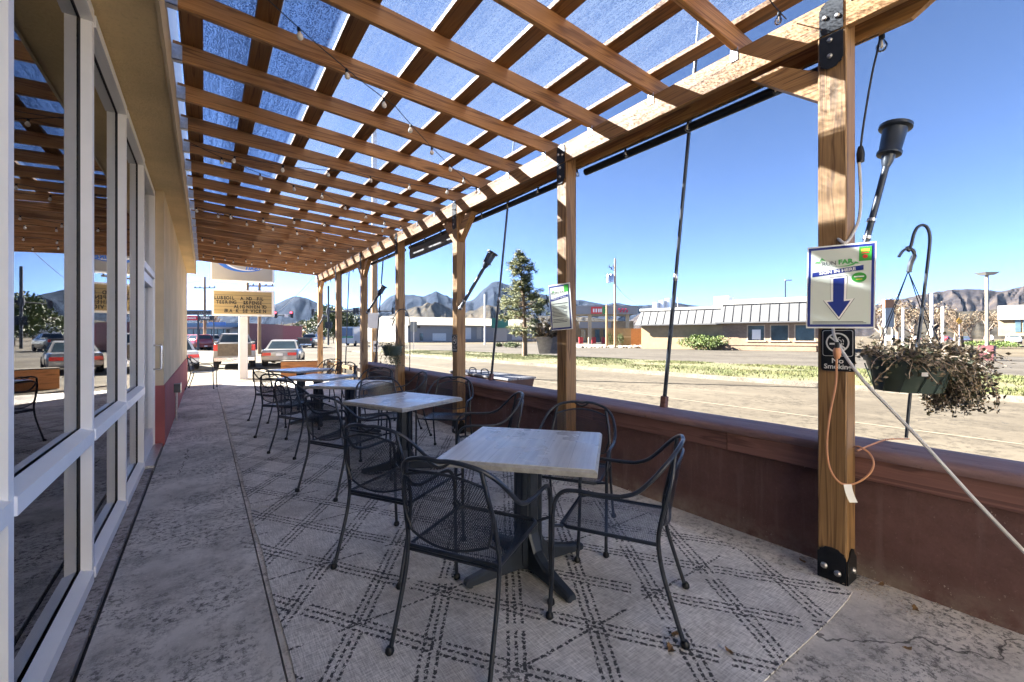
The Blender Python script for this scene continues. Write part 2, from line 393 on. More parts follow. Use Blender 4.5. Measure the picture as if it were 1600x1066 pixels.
def rugmat():
    m = Mat('rug_weave'); co = m.co(); x0, y0, z0 = m.sep(co)
    jit = m.noise(co, 7, 3, .6, 0, True); jx, jy, jz = m.sep(jit)
    fj = m.noise(co, 75, 2, .7, 0, True); fx, fy, fz = m.sep(fj)
    x = x0 + (jx - .5) * .022 + (fx - .5) * .018; y = y0 + (jy - .5) * .022 + (fy - .5) * .018
    def fam(ang, P, x1, y1, triple, seg, ph):
        ca, sa = math.cos(ang), math.sin(ang)
        t = x * ca + y * sa; s = y * ca - x * sa; s0 = y1 * ca - x1 * sa; t0 = x1 * ca + y1 * sa
        k = (s - s0) / P + .5; qs = (k.fract() - .5) * P; q = qs.abs()
        d = q.min((q - .036).abs()) if triple else q
        line = (d + (m.noise(co, 130, 2, .7) - .5) * .012).lt(.0075)
        lane = ((qs + .018) / .036).m('FLOOR') * 3.37 + k.m('FLOOR') * 1.37
        dash = ((t / .033) + lane * .61 + (fz - .5) * 1.3 + (m.noise(co, 17, 2, .5) - .5) * 2.0).fract().lt(.66)
        g = ((t - t0) / seg + k.m('FLOOR') * .5 + ph).fract().lt(.94 if triple else .85)
        return line * dash * g
    A = R_(56)
    pat = fam(A, .381, .6, 2.12, True, .80, .02).max(fam(-A, .381, .6, 2.12, True, .80, .42)).max(fam(0.0, .68, .6, 2.12, False, .92, .1))
    wear = m.noise(co, 1.1, 4, .6).step(.20, .36) * m.noise(co, 48, 3, .7).step(.30, .40)
    hx = m.noise(m.map(co, (190, 13, 1), rot=(0,0,.12)), 1, 3, .65); hy = m.noise(m.map(co, (13, 190, 1), rot=(0,0,.12)), 1, 3, .65)
    h = hx.step(.42, .66) * .5 + hy.step(.42, .66) * .5
    base = h.ramp([(0.0, (.40,.385,.37)), (.45, (.76,.735,.70)), (1.0, (.95,.92,.89))])
    dirt = m.noise(co, 1.5, 7, .7, .4).step(.46, .66); base = m.mix(dirt * .6, base, (.30,.285,.275)); base = m.mix(m.noise(co, 5, 6, .75).step(.5, .7) * .4, base, (.26,.24,.225))
    spot = m.noise(co, 22, 4, .7).gt(.74); base = m.mix(spot * .5, base, (.55,.53,.50))
    c = m.mix(pat * wear * .93, base, (.022,.023,.028))
    m.set(color=c, rough=.95); m.bump(h, .4, .003); return m.mat
M['rug'] = rugmat()
def tabletop():
    m = Mat('table_laminate'); co = m.co(); r = m.rand(); x, y, z = m.sep(co)
    v = m.vadd(co, m.comb(r * 9.0, r * 5.0, 0.0))
    plank = (y / .14).m('FLOOR'); pl = m.noise(m.comb(plank * 7.3, r * 20.0, 0.0), 3.1, 0, .5)
    g = m.noise(m.map(v, (1.5, 34, 1)), 1, 4, .6, .4); wet = m.noise(v, 2.6, 4, .6)
    c = g.ramp([(.25, (.36,.36,.365)), (.55, (.52,.52,.515)), (.8, (.64,.63,.62))])
    c = m.mix(pl.step(.3, .7) * .25, c, (.40,.39,.38)); c = m.mix(wet.step(.58, .7) * .22, c, (.33,.32,.31))
    e = ((y / .14).fract() - .5).abs().gt(.492); c = m.mix(e * .5, c, (.10,.10,.10))
    m.set(color=c, rough=wet.ramp([(.3, .20), (.7, .38)])); m.bump(g, .08, .001); return m.mat
M['ttop'] = tabletop()
M['tedge'] = plain('table_edge_band', (.30,.30,.29), .45, 0, .25, 30)
M['balloon'] = plain('pink_balloon', (.55,.08,.20), .25)
# ------------------------------------------------------------------ ground, streets
g = MB(); g.poly([(-9000,-9000,-.22),(9000,-9000,-.22),(9000,9000,-.22),(-9000,9000,-.22)]); struct('ground', g, M['ground'])
def kx(y, a=(14.1,14.46), b=(15.32,1.55)): return a[0] + (b[0]-a[0]) * (y-a[1]) / (b[1]-a[1])
def fx(y): return kx(y, (20.95,21.49), (23.53,1.93))
def bx_(y): return kx(y, (44.4,34.84), (48.8,17.5)) if y < 34.84 else 44.4 + (y-34.84)*-.02
Y0, Y1 = -45, 44
s = MB(); s.poly([(4.6,Y0,GZ),(kx(Y0),Y0,GZ),(kx(Y1),Y1,GZ),(4.6,Y1,GZ)]); struct('street', s, M['street'])
s = MB(); s.poly([(fx(Y0)-.1,Y0,GZ),(47+.27*25,Y0,GZ),(47.6,20,GZ),(43.4,36.5,GZ),(43.4,Y1,GZ),(fx(Y1)-.1,Y1,GZ)]); struct('far_street', s, M['street2'])
s = MB(); s.poly([(-160,Y1-.0,GZ-.004),(160,Y1,GZ-.004),(160,70,GZ-.004),(-160,70,GZ-.004)]); struct('cross_street', s, M['street2'])
s = MB(); s.poly([(3.5,70,GZ),(30,70,GZ),(60,420,GZ),(40,420,GZ)]); struct('street_beyond_junction', s, M['street'])
s = MB(); s.poly([(-60,14.2,-.125),(4.6,14.2,-.125),(4.6,44,-.125),(-60,44,-.125)]); struct('parking_lot', s, M['lot'])
s = MB(); s.box(3.40,-45,-.3,4.6,14.2,-.03); struct('pavement', s, M['kerb'])
s = MB(); s.poly([(-40,-30,-.06),(3.39,-30,-.06),(3.39,-4.02,-.06),(-40,-4.02,-.06)]); struct('yard_paving', s, M['slab'])
def stripe(p, q, wd, z=GZ+.004):
    a = Vector(p); b = Vector(q); d = (b-a).normalized(); n = Vector((-d.y, d.x)) * wd / 2
    return [(a.x-n.x,a.y-n.y,z),(b.x-n.x,b.y-n.y,z),(b.x+n.x,b.y+n.y,z),(a.x+n.x,a.y+n.y,z)]
s = MB(); s.poly(stripe((9.9,-40),(9.1,40),.1)); struct('lane_line', s, M['paint'])
s = MB(); s.poly(stripe((34,-40),(30.5,42),.12)); struct('lane_line', s, M['paint'])
# raised grass median between two kerbs
def med(t, y):  # t 0..1 across
    return kx(y) + (fx(y) - kx(y)) * t
ys = [Y0 + (Y1-1.5-Y0)*i/60 for i in range(61)]
s = MB()
for t0, t1 in ((0, .035), (.965, 1)):
    s.loft([[(med(t0,y),y,GZ-.05),(med(t1,y),y,GZ-.05),(med(t1,y),y,GZ+.13),(med(t0,y)+(.03 if t0==0 else 0),y,GZ+.13)] for y in ys])
struct('median_kerb', s, M['kerb'])
def grassmat():
    m = Mat('median_grass_soil'); co = m.co(); a = m.noise(co, .5, 5, .65); b = m.noise(co, 14, 4, .7)
    c = a.ramp([(.35, (.105,.085,.055)), (.47, (.085,.078,.036)), (.6, (.062,.068,.024))]); c = m.mix(b.step(.4, .7)*.5, c, (.08,.085,.025))
    m.set(color=c, rough=.95); return m.mat
M['soil'] = grassmat()
s = MB(); s.grid(14, 90, lambda i, j: (med(.035+.93*i, Y0+(Y1-1.5-Y0)*j), Y0+(Y1-1.5-Y0)*j, GZ+.12+.06*math.sin(math.pi*i)+.02*mnoise.noise((i*9, j*60, 0)))); struct('median_ground', s, M['soil'])
def bladesmat():
    m = Mat('grass_blades'); n = m.noise(m.co(), .6, 4, .6)
    c = n.ramp([(.3, (.10,.095,.032)), (.5, (.07,.082,.024)), (.7, (.046,.066,.017))]); m.set(color=c, rough=.8); return m.mat
M['blades'] = bladesmat()
s = MB(); r = random.Random(3)
for i in range(80000):
    y = -7 + (44) * r.random()**1.25; t = .04 + .92*r.random(); x = med(t, y)
    nz = mnoise.noise((x*.35, y*.35, 3.1))
    if nz < -.12 and r.random() < .88: continue
    if t < .22 and mnoise.noise((y*.22, 1.3, 8)) > -.05 and r.random() < .8: continue
    h = .03 + .05*r.random()*(1.2+nz); a = r.random()*6.283; wv = .010+.010*r.random(); z = GZ+.12+.05*math.sin(math.pi*t)
    dx, dy = math.cos(a)*wv, math.sin(a)*wv; lx, ly = (r.random()-.5)*.09, (r.random()-.5)*.09
    s.add([(x-dx,y-dy,z),(x+dx,y+dy,z),(x+lx,y+ly,z+h)], [(0,1,2)])
tag(s.build('grass', M['blades']), 'patchy yellow green grass growing along the street median', 'grass', kind='stuff')
# ------------------------------------------------------------------ patio floor
s = MB(); s.box(-.425,-4,-.3,.268,15.0,0); struct('walkway_slab', s, M['walk'])
s = MB(); s.box(-.60,-4,-.3,-.447,15.0,.004); struct('storefront_strip', s, M['strip'])
s = MB(); s.box(.276,-4,-.3,3.40,15.0,-.002); struct('patio_slab', s, M['slab'])
s = MB(); s.box(-8,-4,-.34,3.4,14.99,-.03); struct('slab_bed', s, M['gasket'])
rl = ('grey woven rug with black dashed lattice under the nearest table', 'grey dashed lattice rug under the second table', 'faded grey dashed lattice rug farthest along the patio')
for i, (a, b, x1) in enumerate(((.81,4.0,2.84),(4.01,7.1,2.80),(7.11,10.15,2.82))):
    s = MB(); nx, ny = 40, 50
    s.grid(nx, ny, lambda p, q: (.30+.004*math.sin(q*19+i)+(x1-.30)*p, a+.006*math.sin(p*13+i)+(b-a)*q, .0065+.003*mnoise.noise((p*7, q*9, i*5))+(.012 if i == 0 and p > .985 and q < .08 else 0)))
    o = s.build('rug', M['rug']); tag(o, rl[i], 'rug', 'outdoor rugs laid end to end')
    mo = o.modifiers.new('th', 'SOLIDIFY'); mo.thickness = .006; mo.offset = -1
# ------------------------------------------------------------------ building with storefront
B = thing('storefront_building', 'cream stucco shop with white framed storefront windows along the patio', 'building', (-.5, 5, 0)); BO = Vector((-.5, 5, 0))
def part(mb, name, mat, par, smooth=False, label=None):   # world coordinates into a parent placed at its own location
    o = mb.build(name, mat, par, smooth); p = par; off = Vector((0,0,0))
    while p is not None: off += Vector(p.location); p = p.parent
    o.location = -off
    if label: o['label'] = label
    return o
s = MB(); s.box(-.75,7.10,-.2,-.43,16.0,3.30); wl = part(s, 'stucco_wall', M['cream'], B)
s = MB(); s.box(-.76,7.085,-.2,-.418,16.01,.765); part(s, 'wainscot', M['redwall'], B)
s = MB(); s.box(-9,15.7,-.2,-.751,16.0,4.2); part(s, 'end_wall', M['cream'], B)
s = MB(); s.box(-9,-2.6,-.2,-8.7,15.69,4.2); part(s, 'back_wall', M['cream'], B)
s = MB(); s.box(-9,-2.8,-.2,-.52,-2.61,4.2); part(s, 'rear_wall', M['cream'], B)
s = MB(); s.box(-.70,-2.6,-.2,-.52,-1.76,3.30); part(s, 'stucco_wall', M['cream'], B)
s = MB(); s.box(-.80,-2.8,3.262,-.225,16.05,3.43); part(s, 'soffit', M['soffit'], B)
s = MB(); s.box(-.224,-2.8,3.25,-.205,16.07,3.60); part(s, 'fascia', M['cream'], B)
s = MB(); s.box(-9,-2.8,3.44,-.30,16.0,3.75); part(s, 'roof', M['whitemetal'], B)
s = MB(); s.box(-.298,-2.8,3.61,-.235,16.02,4.70); part(s, 'parapet', M['whitemetal'], B)
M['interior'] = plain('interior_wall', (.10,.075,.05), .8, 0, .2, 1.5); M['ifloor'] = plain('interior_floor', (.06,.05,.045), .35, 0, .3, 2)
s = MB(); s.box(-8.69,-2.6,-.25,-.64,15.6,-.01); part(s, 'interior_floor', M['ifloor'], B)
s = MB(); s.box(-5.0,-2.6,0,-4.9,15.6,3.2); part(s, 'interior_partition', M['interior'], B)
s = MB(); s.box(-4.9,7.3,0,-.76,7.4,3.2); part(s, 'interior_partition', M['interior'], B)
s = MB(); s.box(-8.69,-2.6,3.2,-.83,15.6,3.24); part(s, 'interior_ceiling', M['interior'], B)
XF, XG, XB = -.515, -.575, -.63
mys = [-1.75,-.47,.80,2.07,3.34,4.60,5.86]
for y in mys:
    s = MB(); s.box(XG+.012,y,.03,XF,y+.05,3.20); s.box(XB,y,.03,XG-.012,y+.05,3.20)
    mu = part(s, 'mullion', M['alum'], B); t = MB(); t.box(XG-.012,y+.002,.03,XG+.012,y+.048,3.2); part(t, 'gasket', M['gasket'], mu)
def rail(y0, y1, z0, z1, nm):
    s = MB(); s.box(XG+.012,y0,z0,XF+.008,y1,z1); s.box(XB,y0,z0,XG-.012,y1,z1)
    s.add([(XF+.008,y0,z1),(XF+.008,y1,z1),(XG+.012,y1,z1+.02),(XG+.012,y0,z1+.02),(XG+.012,y0,z1),(XG+.012,y1,z1)], [(0,1,2,3),(2,5,4,3),(0,3,4),(1,5,2)])
    o = part(s, nm, M['alum'], B); t = MB(); t.box(XG-.012,y0,z0+.004,XG+.012,y1,z1-.004); part(t, 'gasket', M['gasket'], o)
for a, b in zip(mys[:-1], mys[1:]):
    rail(a+.05, b, .80, .865, 'mid_rail'); rail(a+.05, b, .015, .075, 'sill'); rail(a+.05, b, 3.17, 3.235, 'head_rail')
    for z0, z1 in ((.865,3.17),(.075,.80)):
        t = MB(); t.box(XG-.004,a+.05,z0,XG+.004,b,z1); part(t, 'window_pane', M['glass'], B)
# door with transom
s = MB(); s.box(XB,5.91,2.12,XF+.005,7.04,2.19); s.box(XB,5.91,3.17,XF,7.04,3.235); s.box(XB,7.04,.0,XF,7.09,3.24); part(s, 'door_frame', M['alum'], B)
t = MB(); t.box(XG-.004,5.915,2.19,XG+.004,7.04,3.17); part(t, 'transom_pane', M['glass'], B)
s = MB(); s.box(XG-.02,5.92,.03,XF-.01,6.0,2.10); s.box(XG-.02,6.95,.03,XF-.01,7.03,2.10); s.box(XG-.02,6.0,.03,XF-.012,6.95,.25); s.box(XG-.02,6.0,2.0,XF-.012,6.95,2.10)
d = part(s, 'door', M['alum'], B)
t = MB(); t.box(XG-.004,6.0,.25,XG+.004,6.95,2.0); part(t, 'door_pane', M['glass'], d)
t = MB(); t.tube(spline([(XF-.012,6.99,.98),(XF+.055,6.99,.98),(XF+.07,6.99,1.0),(XF+.07,6.99,1.13),(XF+.07,6.99,1.26),(XF+.055,6.99,1.28),(XF-.012,6.99,1.28)],4), .011, 8); part(t, 'handle', M['chrome'], d, True)
s = MB(); s.box(-.66,5.9,-.05,-.44,7.08,.028); part(s, 'threshold', M['zinc'], B)
# electrical box on the wall
e = thing('electrical_box', 'small grey outlet box and conduit on the red wainscot', 'electrical box', (-.418, 9.1, 0))
s = MB(); s.box(-.418,9.02,.46,-.33,9.18,.60); part(s, 'box', M['tbase'], e); s = MB(); s.box(-.33,9.01,.45,-.322,9.19,.61); part(s, 'cover', M['zinc'], e)
s = MB(); s.tube([(-.385,9.1,-.02),(-.385,9.1,.46)], .016, 8); part(s, 'conduit', M['zinc'], e, True)
# things inside the shop seen through the glass
s = MB(); s.ball((-1.5,3.05,.30), .30, 20, 14); tag(s.build('exercise_ball', M['balloon'], None, True), 'pink ball on the shop floor behind the window', 'ball')
s = MB()
for k in range(14): s.ball((-1.2-.1*k, 3.4+.0*k, 3.0+.03*math.sin(k)), .01, 4, 3)
M['banner'] = plain('green_banner', (.13,.24,.02), .6, 0, .3, 3)
s = MB(); s.grid(14, 6, lambda i, j: (-2.6+1.5*i, 3.6+.25*i+.5*j, 2.95-.18*math.sin(math.pi*i)+.02*math.sin(j*5))); o = s.build('ceiling_banner', M['banner']); o.modifiers.new('th','SOLIDIFY').thickness = .01
tag(o, 'green cloth banner hung under the shop ceiling', 'banner')
# ------------------------------------------------------------------ patio wall
PW = thing('patio_wall', 'low maroon stucco wall with wide painted cap beside the patio', 'wall', (3.12, 4.5, 0))
s = MB(); ny = 60
s.box(3.12,-4,-.3,3.36,10.55,.70); part(s, 'wall_body', M['maroon'], PW)
s = MB(); prof = [(3.05,.715),(3.045,.735),(3.055,.752),(3.09,.760),(3.30,.765),(3.38,.760),(3.395,.745),(3.395,.712),(3.30,.702),(3.06,.702)]
secs = []
for i in range(60):
    y = -4 + 14.62*i/59; w1 = .003*mnoise.noise((y*2.1, 0, 0)); secs.append([(x + w1, y, z + .004*mnoise.noise((y*1.7, x*9, 2))) for x, z in prof])
s.loft(secs); part(s, 'cap', M['cap'], PW, True)
y = -3.9; r = random.Random(5)
while y < 10.5:
    L = 1.1 + .5*r.random(); y2 = min(y+L, 10.55)
    s = MB(); s.bar((3.098+.004*r.random(),y+.003,.637),(3.098+.004*r.random(),y2-.003,.637),.036,.128,.004); part(s, 'trim_board', M['trim'], PW); y = y2
RF = thing('wooden_rail_fence', 'short open wooden rail fence past the end of the maroon wall', 'fence', (3.25, 12.6, 0))
for y in (10.8, 11.7, 13.2, 14.7):
    s = MB(); s.bar((3.25,y,-.15),(3.25,y,.62),.10,.10,.006); part(s, 'post', M['polewood'], RF)
for z in (.28, .52):
    s = MB(); s.bar((3.25,10.75,z),(3.25,14.75,z),.04,.09,.004); part(s, 'rail', M['fencewood'], RF)
# ------------------------------------------------------------------ pergola
PG = thing('pergola', 'brown timber pergola with shade cloth roof over the patio', 'pergola', (1.5, 7.5, 0))
PY = [.86,3.15,5.42,7.72,9.98,12.28,14.6]
PO = []
for i, y in enumerate(PY):
    s = MB(); s.bar((2.99,y+.07,.0),(2.99,y+.07,3.29),.14,.14,.006, up=(0,1,0)); po = part(s, 'post', M['post'], PG); PO.append(po)
    # hammered strap plates on the beam joint and at the foot
    def plate(y0, z0, z1, X=2.9125, w_=.115):
        pts = []; yc = y+.07; n = 9
        prof_ = [(-.5,0),(-.5,.78),(-.42,.84),(-.44,.88),(-.30,.92),(-.22,.98),(0,1.0),(.22,.98),(.30,.92),(.44,.88),(.42,.84),(.5,.78),(.5,0)]
        return [(X, yc+a*w_, z0+(z1-z0)*b) for a, b in prof_]
    pl = MB(); pl.poly(plate(y,3.135,3.325), -.006, (1,0,0)); p1 = part(pl, 'beam_plate', M['black'], po)
    pl = MB(); q = plate(y,3.125,2.93); pl.poly(q, -.006, (1,0,0)); part(pl, 'beam_plate', M['black'], po)
    for dy, dz in ((-.03,3.21),(.03,3.23),(.005,3.09),(.005,3.0)): b = MB(); b.lathe([(.014,0),(.014,.006),(.009,.014),(0,.014)], 8, (2.906,y+.07+dy,dz), (-1,0,0)); part(b, 'bolt', M['bolt'], po)
    if i < 3:
        pl = MB(); pl.poly(plate(y,.0,.19,2.9185,.138), -.005, (1,0,0))
        pl.poly([(2.99+a*.138, y-.0005, .19*b_) for a, b_ in [(-.5,0),(-.5,.7),(-.3,.78),(-.2,.95),(0,1),(.2,.95),(.3,.78),(.5,.7),(.5,0)]], -.006, (0,1,0)); part(pl, 'foot_plate', M['black'], po)
        for q, ax in (((2.9135,y+.04,.055),(-1,0,0)),((2.9135,y+.105,.075),(-1,0,0)),((2.995,y-.0065,.07),(0,-1,0))): b = MB(); b.lathe([(.018,0),(.018,.006),(.010,.016),(0,.016)], 8, q, ax); part(b, 'bolt', M['bolt'], po)
s = MB(); s.bar((2.936,.05,3.23),(2.936,7.0,3.23),.042,.195,.005); part(s, 'inner_beam', M['beam'], PG)
s = MB(); s.bar((2.936,7.003,3.23),(2.936,15.0,3.23),.042,.195,.005); part(s, 'inner_beam', M['beam'], PG)
s = MB(); s.poly([(3.065,.42,3.29),(3.065,.42,3.22),(3.065,.62,3.10),(3.065,15.0,3.10),(3.065,15.0,3.29)], .04, (1,0,0)); part(s, 'outer_beam', M['beam'], PG)
zb = lambda X: 3.335 + .054*(2.915 - X)
RY = [1.48+.667*k for k in range(-2, 21)]
raf = MB(); raf.bar((-.20,0,zb(-.20)+.07),(3.14,0,zb(3.14)+.07),.040,.14,.004); rme = raf.mesh('rafter', M['rafter'])
br = MB(); br.box(2.9085,-.022,3.26,2.9145,.028,3.345); br.poly([(2.909,.0205,3.34),(2.909,.0205,3.44),(2.86,.0205,3.41),(2.86,.0205,3.36)], .003, (0,1,0)); bme = br.mesh('rafter_tie', M['zinc'])
hg = MB(); hg.box(-.204,-.034,zb(-.2)-.012,-.200,.034,zb(-.2)+.13); hg.box(-.2,-.0245,zb(-.2)-.006,-.14,.0245,zb(-.2)-.0005); hg.box(-.2,-.0245,zb(-.2)-.006,-.14,-.0212,zb(-.2)+.11); hg.box(-.2,.0212,zb(-.2)-.006,-.14,.0245,zb(-.2)+.11); hme = hg.mesh('joist_hanger', M['zinc'])
for y in RY:
    o = link('rafter', rme, PG); o.location = Vector((0,y,0)) - Vector(PG.location)
    link('rafter_tie', bme, o); link('joist_hanger', hme, o)
PX = [-.08,.355,.875,1.39,1.905,2.44,2.945]
for X in PX:
    for a, b in ((-.4,5.02),(5.025,10.1),(10.105,15.15)):
        j = rnd.uniform(-.008,.008)
        s = MB(); s.bar((X+j,a,zb(X)+.163),(X-j*.5,b,zb(X)+.163),.14,.038,.003); part(s, 'purlin', M['purlin'], PG)
for i, (a, b) in enumerate(((-.5,4.95),(4.93,10.02),(10.0,15.2))):
    s = MB(); s.grid(60, 40, lambda p, q: (-.13+3.10*p, a+(b-a)*q, zb(-.13+3.10*p)+.190+.003*i-.016*abs(math.sin((p*3.10-.0)/.518*math.pi))*(.6+.4*math.sin(q*9+p*3))))
    part(s, 'shade_cloth', M['cloth'], PG)
def brace(y0, z0, y1, z1, X=2.99):
    s = MB(); d = Vector((0,y1-y0,z1-z0)).normalized(); n = Vector((0,-d.z,d.y)) if d.y*1 > 0 else Vector((0,d.z,-d.y))
    hw = .065
    yp, sg = (y0, 1 if y1 > y0 else -1)
    s.poly([(X-.045,y0,z0-hw*1.35),(X-.045,y0,z0+hw*1.35),(X-.045,y1-sg*hw*1.35,z1),(X-.045,y1+sg*hw*1.35,z1)], .09, (1,0,0)); part(s, 'brace', M['beam'], PG)
brace(1.001,2.87,1.30,3.097)
for y in (PY[2], PY[4]):
    brace(y+.141,2.83,y+.42,3.097); brace(y-.001,2.83,y-.28,3.097)
brace(PY[6]-.001,2.83,PY[6]-.28,3.097); brace(PY[5]+.141,2.85,PY[5]+.38,3.097)
# rolled sun blinds under the outer beam
bl = ('black rolled blind between the first two posts', 'black rolled blind between the second and third posts', 'grey blind let down slightly between the third and fourth posts', 'black rolled blind between the fourth and fifth posts')
for i in range(4):
    a, b = PY[i]+.2, PY[i+1]-.06
    t = thing('roller_blind', bl[i], 'blind', (3.13, (a+b)/2, 3.05), 0, 'blinds rolled up under the outer beam')
    s = MB(); s.tube([(3.13,a,3.055),(3.13,b,3.055)], .034, 10); part(s, 'roll', M['black'], t, True)
    if i == 2:
        s = MB(); s.grid(12, 5, lambda p, q: (3.13-.02*math.sin(q*3), a+.02+(b-a-.04)*p, 3.06-.20*q-.03*q*math.sin(p*2))); part(s, 'fabric', plain('blind_fabric', (.16,.16,.16), .8), t)
# ------------------------------------------------------------------ string lights
sock = MB(); sock.lathe([(.012,.0),(.015,-.005),(.015,-.035),(.011,-.04)], 8); 
glb = MB(); prof = [(.010,-.038),(.016,-.048),(.026,-.068),(.028,-.082),(.022,-.098),(.010,-.107),(0,-.109)]; glb.lathe(prof, 10)
fil = MB(); fil.lathe([(.004,-.04),(.006,-.06),(.007,-.085),(0,-.09)], 6)
M['fil'] = plain('bulb_filament', (.75,.70,.60), .4)
M['globe'] = plain('frosted_bulb', (.78,.75,.68), .12, 0, .05)
sme, gme, fme = sock.mesh('socket', M['black']), glb.mesh('bulb', M['bulb'], True), fil.mesh('filament', M['fil'])
gl2 = glb.mesh('bulb', M['globe'], True)
def string(label, pts, step, sag, group='string lights of clear bulbs', first=.25, frost=False, cable=None):
    P = []; n = 24
    for a, b in zip(pts[:-1], pts[1:]):
        a, b = Vector(a), Vector(b)
        for k in range(n): t = k/n; p = a.lerp(b, t); p.z -= 4*sag*t*(1-t); P.append(p)
    P.append(Vector(pts[-1])); c = P[len(P)//2]
    t = thing('string_light', label, 'string light', c, 0, group)
    s = MB(); s.tube(P, .0035, 5); part(s, 'wire', cable or M['black'], t)
    d = first
    for a, b in zip(P[:-1], P[1:]):
        L = (b-a).length
        while d < L:
            p = a.lerp(b, d/L); o = link('bulb', gl2 if frost else gme, t); o.location = p - c; o.scale = (.72,.72,.72); o.rotation_euler = (rnd.uniform(-.2,.2), rnd.uniform(-.2,.2), 0)
            link('socket', sme, o); link('filament', fme, o); d += step
        d -= L
SB = [2.55,5.55,8.2,10.6,12.8]; SA = [4.75,7.15,9.35,11.5,13.6]
ordn = ('nearest', 'second', 'third', 'fourth', 'fifth'); 
for i in range(5):
    string('%s string of clear bulbs slanting from the soffit to the beam' % ordn[i], [(-.12,SB[i],3.40),(1.3,(SB[i]+SA[i])/2-.15,3.33),(2.86,SA[i],3.30)], .42, .05, 'bulb strings slanting out from the soffit', .3, True)
    if i < 4: string('%s string of clear bulbs slanting back from the beam to the soffit' % ordn[i], [(2.86,SA[i],3.30),(1.4,(SB[i+1]+SA[i])/2,3.32),(-.12,SB[i+1],3.38)], .46, .06, 'bulb strings slanting back to the soffit', .4, True)
string('string of clear bulbs hung under the outer beam along the street side', [(3.085,PY[0]-.1,3.10)]+[(3.085,y+.2,3.10) for y in PY[1:]], .62, .015, None, .55)
string('string of clear bulbs crossing overhead in the near corner', [(2.9,-.2,3.33),(2.2,1.1,3.36),(2.88,1.15,3.33)], .5, .03, None, .55)
# loose bulb lead at the nearest post
L = thing('hanging_light_lead', 'black bulb lead dangling down the nearest post', 'light lead', (3.1, .8, 2.6))
s = MB(); s.tube(spline([(3.07,.84,3.20),(3.13,.79,3.19),(3.15,.77,3.12),(3.12,.80,2.9),(3.09,.83,2.62),(3.075,.842,2.45)],6), .006, 6); part(s, 'wire', M['black'], L)
o = link('bulb', gme, L); o.location = Vector((3.16,.765,3.14)) - L.location; link('socket', sme, o); link('filament', fme, o)
s = MB(); s.lathe([(.0,0),(.018,.0),(.02,.05),(.012,.09),(.0,.09)], 10, (3.068,.838,2.40)); part(s, 'plug', M['black'], L, True)
